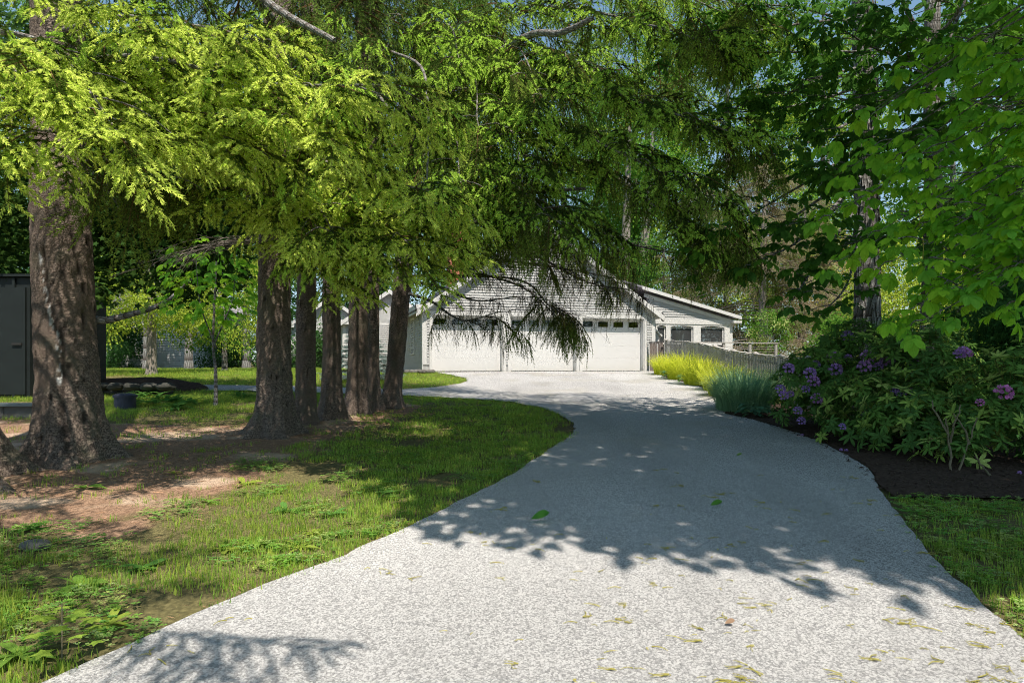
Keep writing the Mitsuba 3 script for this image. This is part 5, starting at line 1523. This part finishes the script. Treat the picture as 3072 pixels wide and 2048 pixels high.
R0 = rhodo('leftmost rhododendron, dark and thick with violet blooms', [((4.75, 10.6, 1.0), (.72, .7, .82)), ((5.5, 10.9, 1.2), (.8, .7, 1.0))], 560, [[(4.8, 10.5, .4), (4.7, 10.3, 1.0)]], lit=.06)
bloom(R0, [((4.09, 10.10, 1.43), 0, 1.1), ((4.36, 10.00, 1.36), 0, 1.2), ((4.40, 9.95, 1.24), 1, 1.15), ((4.01, 10.20, 1.12), 2, 1.0), ((4.02, 10.10, 1.03), 0, .95), ((4.42, 9.90, 0.99), 1, 1.15), ((4.10, 9.80, 0.83), 2, .85), ((4.11, 9.70, 0.69), 2, .8), ((4.30, 10.00, 1.13), 2, .8),
            ((4.84, 10.30, 1.59), 1, 1.3), ((4.78, 10.10, 1.41), 0, 1.35), ((4.58, 10.30, 1.49), 2, .9), ((5.12, 10.40, 1.59), 0, .8), ((5.31, 10.80, 1.93), 2, 1.3), ((4.16, 10.20, 1.05), 0, .7)])
R1 = rhodo('second rhododendron with tall violet blooms below the shaggy hickory', [((5.75, 9.7, 1.05), (.8, .7, 1.0)), ((6.3, 10.4, 1.2), (.8, .7, 1.0))], 520, [[(5.6, 9.5, .35), (5.5, 9.2, .9)]], lit=.12)
bloom(R1, [((5.16, 9.90, 1.61), 1, 1.35), ((5.06, 9.80, 1.46), 1, 1.3), ((5.31, 9.90, 1.46), 0, .9), ((5.51, 10.00, 1.53), 0, 1.2), ((5.44, 9.95, 1.54), 1, 1.0), ((5.92, 10.10, 1.48), 2, 1.1), ((5.71, 9.90, 1.37), 0, 1.0), ((5.93, 9.90, 1.33), 2, .8), ((4.79, 9.30, 1.00), 2, .8), ((5.98, 10.10, 1.49), 0, .9), ((5.73, 9.60, 1.19), 2, .7)])
R2 = rhodo('low front rhododendron with light green new leaves at the drive edge', [((5.05, 8.55, .72), (.72, .6, .5)), ((5.5, 8.9, .9), (.6, .6, .7)), ((4.75, 9.2, .8), (.6, .6, .6))], 470, [[(5.0, 8.5, .4), (4.9, 8.3, .8)]], lit=.3)
bloom(R2, [((5.10, 8.80, 1.11), 0, .75), ((5.23, 8.90, 1.14), 1, .75), ((4.63, 9.00, 0.89), 2, .6), ((4.99, 8.90, 1.14), 2, .7), ((4.16, 8.60, 0.71), 2, .6), ((4.98, 8.80, 1.12), 0, .6)])
R3 = rhodo('rhododendron with bare pale forked stems and one magenta bloom at the right edge', [((6.0, 8.1, 1.0), (.85, .6, .75)), ((6.9, 8.5, 1.1), (.8, .7, 1.0)), ((5.55, 7.95, .75), (.45, .4, .4)), ((6.2, 7.6, .55), (.35, .3, .25)), ((5.0, 7.75, .5), (.35, .3, .22))], 520,
           [[(4.78, 7.43) + (.33,), (4.80, 7.50, 0.67), (4.76, 7.50, 0.91)], [(4.81, 7.50, 0.64), (4.81, 7.40, 0.87), (4.86, 7.40, 1.06)], [(4.86, 7.43) + (.33,), (5.03, 7.50, 0.67), (5.11, 7.50, 0.91)], [(5.02, 7.50, 0.62), (4.97, 7.50, 0.79), (4.91, 7.60, 0.95)], [(5.00, 7.14) + (.33,), (5.09, 7.40, 0.40), (5.02, 7.40, 0.51)], [(4.80, 7.50, 0.72), (4.72, 7.60, 0.95), (4.73, 7.70, 1.09)]], lit=.3)
bloom(R3, [((5.40, 7.50, 1.18), 3, 1.25), ((5.21, 7.60, 1.07), 3, .6), ((5.68, 8.60, 1.64), 1, 1.1), ((5.63, 8.60, 1.62), 0, .9), ((5.74, 8.60, 1.63), 3, .8)])
# a few fallen florets
for i, (x, y) in enumerate(((4.18, 8.67), (4.23, 8.64), (4.23, 9.95), (5.39, 7.25))):
    t = numbered('fallen_floret')
    M = np.eye(4)
    M[:3, :3] *= .3
    M[:3, 3] = (x, y, float(zg(x, y)) + .02)
    scene[t] = {**TR[0], 'to_world': T(M)}
    lab(t, ['violet floret fallen on the driveway edge, left of a pair', 'violet floret fallen on the driveway edge, right of a pair', 'violet floret fallen below the leftmost rhododendron', 'violet floret fallen in the mulch at the right edge'][i], 'flower')

# ------------------------------------------------------------------ lawn, weeds, litter
def tuft(seed, n, h, w, R, cols, bend=(.2, 1.2)):
    rg = np.random.default_rng(seed)
    P = []
    for _ in range(n):
        v, f, c = blade(h * rg.uniform(.5, 1.15), w * rg.uniform(.7, 1.2), rg.uniform(*bend), 2)
        a = rg.uniform(0, 6.28)
        R2_ = np.array([[math.cos(a), -math.sin(a), 0], [math.sin(a), math.cos(a), 0], [0, 0, 1]])
        r = R * math.sqrt(rg.uniform()), rg.uniform(0, 6.28)
        q = rg.uniform()
        col = np.array(cols[0]) * (1 - q) + np.array(cols[1]) * q
        P.append((v @ R2_.T + np.array([r[0] * math.cos(r[1]), r[0] * math.sin(r[1]), 0]), f, np.broadcast_to(col, v.shape)))
    return joined(P)


GC = ((.20, .38, .045), (.46, .57, .11))
TUFT = [tuft(400 + i, 18, .06, .0055, .09, GC) for i in range(5)]
TALL = [tuft(410 + i, 13, .12, .0055, .07, GC, (.1, .9)) for i in range(3)]


def clover(seed, n=9, col=(.16, .36, .06)):
    rg = np.random.default_rng(seed)
    P = []
    for _ in range(n):
        c = np.array([rg.normal(0, .05), rg.normal(0, .05), rg.uniform(.02, .06)])
        a0 = rg.uniform(0, 6.28)
        for k in range(3):
            a = a0 + k * 2.09
            l_ = .025
            P.append(moved((np.array([[0, 0, 0], [l_ * .6, .011, .003], [l_, 0, 0], [l_ * .6, -.011, .003]]), np.array([[0, 2, 1], [0, 3, 2]]), np.broadcast_to(np.array(col), (4, 3))), (math.cos(a), math.sin(a), .15), c, rg.uniform(.7, 1.3), tint=rg.uniform(.75, 1.25)))
    return joined(P)


CLOV = [clover(420 + i, col=((.24, .46, .08), (.40, .52, .17), (.20, .42, .09))[i]) for i in range(3)]


def grow(tpls, x, y, scale, mesh, hue=.13):
    n = len(x)
    var = rng.integers(0, len(tpls), n)
    P = np.stack([x, y, zg(x, y) - .02], -1)
    a = U(0, 6.28, n)
    R = frames(np.stack([np.cos(a), np.sin(a), U(-.12, .12, n)], -1))
    sc = np.broadcast_to(scale, (n,)) * U(.7, 1.25, n)
    patch = .78 + .5 * meshkit.fbm(P * .9, 3, 3)[:, None]
    tt = tints(n, .8, 1.2, hue) * patch
    for k in range(len(tpls)):
        q = var == k
        scatter(tpls[k], P[q], R[q], sc[q], tt[q], mesh)


def field(n, x0, x1, y0, y1, keep):
    x, y = U(x0, x1, n), U(y0, y1, n)
    k = keep(x, y)
    return x[k], y[k]


def dens(x, y):
    """Grass cover: full on the lawns, patchy by the drive, thin on the needle bed."""
    nb = signed(NEEDLE_BED, x, y)
    patch = meshkit.fbm(np.stack([x * 1.4, y * 1.4, 0 * x], -1), 4, 12)
    d = np.where(nb > 0, .9 * (patch > .60) * np.exp(-nb / .5) + .05, np.clip(.30 - nb * .5, .1, 1) * (patch > .36))
    return d


def lawn_ok(x, y):
    return (signed(DRIVE, x, y) < -.015) & (signed(MULCH, x, y) < 0) & (U(0, 1, len(x)) < dens(x, y))


gm = Mesh()
x, y = field(11000, -6.5, 1.1, 2.2, 9.5, lawn_ok)
grow(TUFT, x, y, 1.0, gm)
x, y = field(1500, -6.5, -1.5, 2.2, 5.2, lambda x, y: lawn_ok(x, y) & (x < -2.4 - (y - 3) * .4))
grow(TALL, x, y, 1.0, gm)
x, y = field(5600, -9, 1.1, 9.5, 16.5, lambda x, y: lawn_ok(x, y))
grow(TUFT, x, y, 1.25, gm)
x, y = field(5600, -13, -1.2, 15.0, 26.5, lambda x, y: (signed(DRIVE, x, y) < -.05))
grow(TUFT, x, y, 1.5, gm)
x, y = field(3600, -24, -4, 24, 37, lambda x, y: x < -.42 * y + 6)
grow(TUFT, x, y, 2.1, gm)
x, y = field(2600, 2.2, 8.5, 1.5, 6.5, lambda x, y: (signed(DRIVE, x, y) < -.02) & (signed(MULCH, x, y) < -.02))
grow(TUFT, x, y, 1.0, gm)
x, y = field(700, 2.2, 6.5, 2.5, 5.0, lambda x, y: (signed(DRIVE, x, y) < -.03) & (signed(MULCH, x, y) < -.02))
grow(TALL, x, y, .8, gm)
x, y = field(1500, 6.9, 12, 12, 30, lambda x, y: x > 6.9)
grow(TUFT, x, y, 1.8, gm)
scene['grass'] = gm.ply('foliage', color=True)
lab('grass', 'lawn grass in tufts, thin under the spruces and lush in the sun', 'grass', kind='stuff')
cm = Mesh()
x, y = field(2300, 2.2, 8.0, 2.6, 6.4, lambda x, y: (signed(DRIVE, x, y) < -.04) & (signed(MULCH, x, y) < -.03) & (meshkit.fbm(np.stack([x * 1.5, y * 1.5, 0 * x], -1), 3, 6) > .40))
grow(CLOV, x, y, .95, cm)
x, y = field(5200, -5.5, 1.0, 2.4, 9, lambda x, y: (signed(DRIVE, x, y) < -.02) & (signed(NEEDLE_BED, x, y) < .4) & (meshkit.fbm(np.stack([x * 1.7, y * 1.7, 0 * x], -1), 3, 8) > .57))
grow(CLOV, x, y, .75, cm)
scene['clover'] = cm.ply('foliage', color=True)
lab('clover', 'clover and small broad-leaved weeds among the grass', 'clover', kind='stuff')
# needles and twigs on the bare soil
nm_ = Mesh()
stick = (np.array([[-1, -.03, 0], [1, -.03, 0], [0, .03, .06]]), np.array([[0, 1, 2]]), np.full((3, 3), .5))
n = 42000
x, y = U(-9, 1.2, n), U(3.5, 15, n)
nb = signed(NEEDLE_BED, x, y)
edge = signed(DRIVE, x, y)
k = ((nb > -.5) | ((edge < -.005) & (edge > -.22))) & (edge < .05)
x, y = x[k], y[k]
a = U(0, 6.28, len(x))
col = np.array([.34, .19, .105]) * U(.4, 1.6, (len(x), 1)) * np.array([1, 1, 1]) + U(0, .05, (len(x), 1))
scatter((stick[0], stick[1], np.ones((3, 3))), np.stack([x, y, zg(x, y) - .008], -1), frames(np.stack([np.cos(a), np.sin(a), U(-.15, .15, len(x))], -1), roll=U(-.5, .5, len(x))), U(.012, .035, len(x)) * np.where(U(0, 1, len(x)) < .04, 3, 1), col, nm_)
scene['needle_litter'] = nm_.ply('dry', color=True)
lab('needle_litter', 'fallen brown spruce needles and twiglets on bare soil', 'needles', kind='stuff')


def rosette(seed, n, L, w, col, up=(.1, .7)):
    rg = np.random.default_rng(seed)
    P = []
    for i in range(n):
        a = i * 2.4 + rg.uniform(-.3, .3)
        P.append(moved(leaf_tpl(L * rg.uniform(.7, 1.1), w, .6, .15, rg.uniform(.2, .5), 4, col=col), (math.cos(a), math.sin(a), rg.uniform(*up)), (0, 0, .0), roll=rg.uniform(-.3, .3), tint=rg.uniform(.8, 1.2)))
    return joined(P)


WEEDS = [((195, 1118), 6, .20, .07, 'broad plantain weed in shade below the largest spruce'), ((560, 1110), 4, .19, .06, 'upright narrow weed left of the sunny grass patch'), ((655, 1170), 7, .17, .06, 'pair of broad weed leaves at the shady drive verge'), ((590, 1248), 9, .17, .045, 'yellow-green dandelion rosette on the sunny verge'),
         ((690, 1255), 14, .17, .02, 'tuft of yellow-green weed grass at the sunny verge'), ((760, 1180), 8, .15, .05, 'green dock weed near the drive edge'), ((480, 1150), 7, .12, .04, 'small sunlit weed on the bare patch'), ((720, 1220), 8, .12, .035, 'small weed at the verge right of the dandelion'),
         ((330, 1300), 8, .15, .05, 'weed at the edge of the shaded grass'), ((180, 1340), 9, .16, .06, 'round-leaved weed in the shaded grass at the left'), ((400, 1085), 6, .13, .04, 'small weed among the needles right of the big root'), ((60, 1215), 12, .16, .05, 'bushy weed by the left edge above the half-buried stone'),
         ((45, 1500), 10, .19, .06, 'pale weed clump in the bottom left corner'), ((250, 1430), 8, .15, .05, 'weed in the grass close to the drive at lower left'), ((880, 1130), 8, .14, .05, 'dark weed leaves in the shady grass near the drive bend'), ((1000, 1085), 7, .12, .04, 'weed by the drive bend in shade'), ((515, 1260), 7, .13, .05, 'sunlit weed on the verge left of the dandelion')]
for i, ((dx, dy), n, L, w, lb) in enumerate(WEEDS):
    d = 3072 / (dy * 1.30612 - 1000)
    x = (dx * 1.30612 - 1536) * d / 2048
    t = numbered('weed_plant')
    v, f, c = rosette(500 + i, n, L, w, ((.22, .40, .07), (.36, .46, .08), (.16, .36, .08))[i % 3])
    M = np.eye(4)
    M[:3, 3] = (x, d, float(zg(x, d)) - .01)
    scene[t] = {**Mesh().add(v, f, c).ply('foliage', color=True), 'to_world': T(M)}
    lab(t, lb, 'weed', 'weeds on the left verge')
# a maple seedling in the corner
t = 'maple_seedling'
lab(t, 'sunlit maple seedling in the lower left corner beside the drive', 'seedling')
sx, sy = (-2.07, 3.14)
sz = float(zg(sx, sy))
P = []
for i in range(16):
    a = i * 2.4
    h = .08 + .17 * (i / 16)
    r = .10 * (1.2 - i / 16)
    aa = np.linspace(0, 2 * np.pi, 11)[:-1]
    rr = .05 * np.where(np.arange(10) % 2 == 0, 1.0, .5)
    v = np.vstack([[.04, 0, 0], np.stack([np.cos(aa) * rr + .04, np.sin(aa) * rr, -.15 * rr], -1)])
    P.append(moved((v, np.array([[0, k + 1, (k + 1) % 10 + 1] for k in range(10)]), np.broadcast_to(np.array([.34, .50, .08]), v.shape)), (math.cos(a), math.sin(a), U(-.2, .2)), (math.cos(a) * r, math.sin(a) * r, h), U(.8, 1.3), tint=U(.8, 1.2)))
v, f, c = joined(P)
scene[t + '__leaves'] = Mesh().add(v + np.array([sx, sy, sz]), f, c).ply('foliage', color=True)
scene[t + '__stem'] = Mesh().add(*tube([(sx, sy, sz), (sx, sy, sz + .26)], .003, 5)).ply('pale_stem')

# ------------------------------------------------------------------ catkins and leaves on the drive
def catkin(seed):
    rg = np.random.default_rng(seed)
    m = Mesh()
    for k in range(int(rg.choice([1, 1, 2, 3]))):
        L = rg.uniform(.05, .12)
        a = rg.normal(0, .35)
        bend = rg.normal(0, 1.1)
        s = np.linspace(0, 1, 9)
        th = a + bend * s
        p = np.stack([np.cumsum(np.cos(th)) * L / 9, np.cumsum(np.sin(th)) * L / 9, .004 + .006 * np.abs(np.sin(s * 3 + k))], -1)
        m.add(*tube(p, .0028 * (1 - .5 * s ** 3) * rg.uniform(.8, 1.2, 9), 5), c=np.array([.56, .51, .15]) * rg.uniform(.7, 1.15))
    return m


CATN = [int(np.random.default_rng(600 + i).choice([1, 1, 2, 3])) for i in range(14)]
CAT = [catkin(600 + i).ply('petal', color=True) for i in range(14)]
spots = []
while len(spots) < 250:
    y = 2.85 + U(0, 1) ** 1.7 * 4.6
    x = U(-2.2, 3.6)
    w = .10 + .9 * sstep(-.9, 2.2, x) * np.exp(-max(0, y - 3.6) / 1.3)
    if U(0, 1) < w and signed(DRIVE, [x], [y])[0] > .02:
        k = 1 if U(0, 1) < .6 else int(U(2, 4))
        for _ in range(k):
            spots.append((x + rng.normal(0, .05), y + rng.normal(0, .04)))
for x, y in spots[:250]:
    M = np.eye(4)
    a = U(-.6, .6) + (math.pi if U(0, 1) < .5 else 0)
    M[:3, :3] = np.array([[math.cos(a), -math.sin(a), 0], [math.sin(a), math.cos(a), 0], [0, 0, 1]]) * U(.55, 1.0)
    M[:3, 3] = (x, y, float(zg(x, y)) + .010)
    t = numbered('fallen_catkin')
    v_ = int(rng.integers(0, 14))
    scene[t] = {**CAT[v_], 'to_world': T(M)}
    lab(t, ('single yellow-green catkin' if CATN[v_] == 1 else 'tangled yellow-green catkins') + (' far up the shaded driveway' if y > 5.6 else ' near the shadow edge on the driveway' if y > 4.2 else ' on the sunlit driveway near the camera') + (', left part' if x < -.2 else ', middle part' if x < .9 else ', right part'), 'catkin', 'catkins fallen on the driveway')
for (dx, dy), lb, sc_, col in (((1220, 1203), 'single green leaf lying on the shaded driveway, nearest the middle', 1.0, (.10, .30, .05)), ((1632, 1168), 'curled green leaf lying on the shaded driveway towards the right', .7, (.14, .34, .06)), ((1692, 1050), 'tiny leaf lying on the driveway far off in shade', .45, (.2, .36, .06)), ((1665, 1440), 'pale dry leaf among the catkins on the sunny driveway', .35, (.45, .3, .2))):
    d = 3072 / (dy * 1.30612 - 1000)
    x = (dx * 1.30612 - 1536) * d / 2048
    t = numbered('fallen_leaf')
    v, f, c = leaf_tpl(.15, .085, .6, .55, -.25, 6, col=col)
    M = np.eye(4)
    M[:3, :3] = frames(np.array([[1, .15, .12]]), roll=np.array([.5]))[0] * sc_
    M[:3, 3] = (x, d, float(zg(x, d)) + .03 * sc_ + .01)
    scene[t] = {**Mesh().add(v, f, c).ply('foliage', color=True), 'to_world': T(M)}
    lab(t, lb, 'leaf')

# ------------------------------------------------------------------ things on the left lawn
WC = 'well_cap'
lab(WC, 'round dark plastic well cap standing in the grass behind the largest spruce', 'well cap')
wx, wy = (-7.82, 13.80)
wz = float(zg(wx, wy))
prof = [(0, .30), (.08, .298), (.15, .285), (.205, .262), (.225, .25), (.225, .225), (.208, .215), (.20, .20), (.20, -.05)]
lt = trimesh.creation.revolve(np.array(prof)[::-1][:3], sections=40)
scene[WC + '__riser'] = {**mikit.ply(trimesh.creation.revolve(np.array([(.20, -.05), (.20, .205), (.0, .205)]), sections=40), 'dark_plastic', smooth=30), 'to_world': T().translate([wx, wy, wz])}
scene[WC + '__lid'] = {**mikit.ply(trimesh.creation.revolve(np.array([(0, .206), (.226, .207), (.228, .25), (.205, .264), (.15, .287), (.08, .299), (0, .302)]), sections=40), 'dark_plastic', smooth=30), 'to_world': T().translate([wx, wy, wz])}
for k in range(6):
    a = k * 1.047
    put(WC + '__bolt', {**mikit.ply(trimesh.creation.cylinder(.012, .016, sections=8), 'gutter_metal', smooth=30), 'to_world': T().translate([wx + .2 * math.cos(a), wy + .2 * math.sin(a), wz + .272])})


def rock(seed, s):
    m = trimesh.creation.icosphere(2, 1.0)
    v = np.array(m.vertices)
    v = v * (0.75 + .5 * meshkit.fbm(v * 1.3 + seed * 3.7, 3, seed))[:, None] * np.array(s)
    return trimesh.Trimesh(v, m.faces)


def place_rock(key, seed, s, p, rot=0.0, mat='stone'):
    return put(key, {**mikit.ply(rock(seed, s), mat, smooth=25), 'to_world': T().translate(list(p)).rotate([0, 0, 1], rot)})


# dry stone edge of the raised bed, left
SW = 'stone_bed_edge'
lab(SW, 'low dry-laid stone edge of a raised bed behind the largest spruce', 'stone wall')
for k in range(16):
    row = k // 8
    x = -11.4 + (k % 8) * .42 + row * .2
    place_rock(SW + '__stone', 40 + k, (.24, .18, .10), (x, 16.9 - .04 * k % 3, float(zg(x, 16.9)) + .06 + row * .14), U(0, 360), 'dark_stone')
mm = trimesh.creation.icosphere(3, 1.0)
mv_ = np.array(mm.vertices) * np.array([1.9, 1.0, .40])
mv_ += (meshkit.fbm(mv_ * 2.0, 3, 5)[:, None] - .5) * .12
scene['mulch_mound'] = {**mikit.ply(trimesh.Trimesh(mv_, mm.faces), 'mulch', smooth=True), 'to_world': T().translate([-10.0, 18.2, .75])}
lab('mulch_mound', 'raised bed of dark mulch above the stone edge', kind='structure')
fern = leaf_tpl(.42, .085, .35, .2, .55, 5, col=(.12, .28, .06))
FS = [(-8.67, 16.07), (-7.93, 15.24), (-7.44, 14.76), (-7.35, 15.04), (-6.89, 14.49), (-8.62, 16.88), (-7.54, 14.31), (-8.24, 14.76), (-6.19, 15.75), (-6.63, 13.49)]
for i, (x, y) in enumerate(FS):
    t = numbered('fern')
    n = 20
    th = U(0, 6.28, n)
    p = np.repeat([[x, y, float(zg(x, y)) + .03]], n, 0) + rng.normal(0, .05, (n, 3)) * np.array([1, 1, 0])
    scene[t] = scatter(fern, p, frames(np.stack([np.cos(th), np.sin(th), U(.3, 1.1, n)], -1)), U(.6, 1.1, n), tints(n)).ply('foliage', color=True)
    lab(t, ['fern at the far left of the patch behind the well cap', 'fern in the left part of the patch behind the well cap', 'fern in the middle of the patch by the well cap', 'fern right of the middle of the patch', 'rightmost fern of the patch', 'fern at the back of the patch', 'fern at the front left of the patch', 'fern touching the well cap', 'lone fern by the sapling', 'fern at the front right of the patch'][i], 'fern', 'ferns beside the well cap')
for (x, y), s_, lb in (((-3.35, 4.80), (.11, .07, .05), 'pale half-buried stone in the left lawn'),):
    t = numbered('lawn_stone')
    scene[t] = {**mikit.ply(rock(70 + int(s_[0] * 100), s_), 'stone', smooth=25), 'to_world': T().translate([x, y, float(zg(x, y)) + s_[2] * .15])}
    lab(t, lb, 'stone')
for k in range(14):
    x, y = -3.95 + (k % 7) * .16 + U(-.03, .03), 25.55 + (k // 7) * .22 + U(-.04, .04)
    t = place_rock('edging_stone', 90 + k, (.10, .09, .08), (x, y, float(zg(x, y)) + .06))
    lab(t, ('first', 'second', 'third', 'fourth', 'fifth', 'sixth', 'seventh')[k % 7] + ' stone from the left in the ' + ('front', 'back')[k // 7] + ' row at the garage corner', 'stone', 'stones at the garage corner')
# bluestone-capped low wall and dark shed at the far left
LW = 'low_stone_wall'
lab(LW, 'low stone wall with a bluestone cap at the left edge', 'stone wall')
lz = float(zg(-9.4, 12.4))
for k in range(8):
    put(LW + '__block', Mesh().box((-12.2 + k * .56, 12.4, lz + .06), (.545, .3, .25)).ply('stone'))
for k in range(4):
    put(LW + '__cap', Mesh().box((-11.9 + k * 1.1, 12.37, lz + .21), (1.09, .38, .045)).ply('bluestone'))
SH = 'garden_shed'
lab(SH, 'dark charcoal painted shed at the left edge behind the largest spruce', 'shed')
z0 = float(zg(-12, 16))
sm = Mesh().box((-13.6, 17.5, z0 + 1.4), (4.6, 3.0, 2.8))
scene[SH + '__wall'] = sm.ply('shed_paint')
put(SH + '__door', Mesh().box((-11.9, 15.97, z0 + 1.32), (1.05, .05, 2.5)).ply('shed_paint'))
put(SH + '__door__latch', Mesh().box((-11.55, 15.92, z0 + 1.25), (.22, .04, .05)).ply('rubber'))
for k in range(3):
    put(SH + '__batten', Mesh().box((-15 + k * 1.0 + 1.35, 15.97, z0 + 1.4), (.06, .05, 2.78)).ply('shed_paint'))
put(SH + '__corner_post', Mesh().box((-12.30, 15.86, z0 + .18), (.12, .12, .5)).ply('white_paint'))
put(SH + '__roof', Mesh().box((-13.6, 17.5, z0 + 2.85), (4.75, 3.2, .06)).ply('shed_paint'))
put(SH + '__downspout', Mesh().box((-12.42, 15.90, z0 + 1.9), (.05, .05, 1.9)).ply('bluestone'))
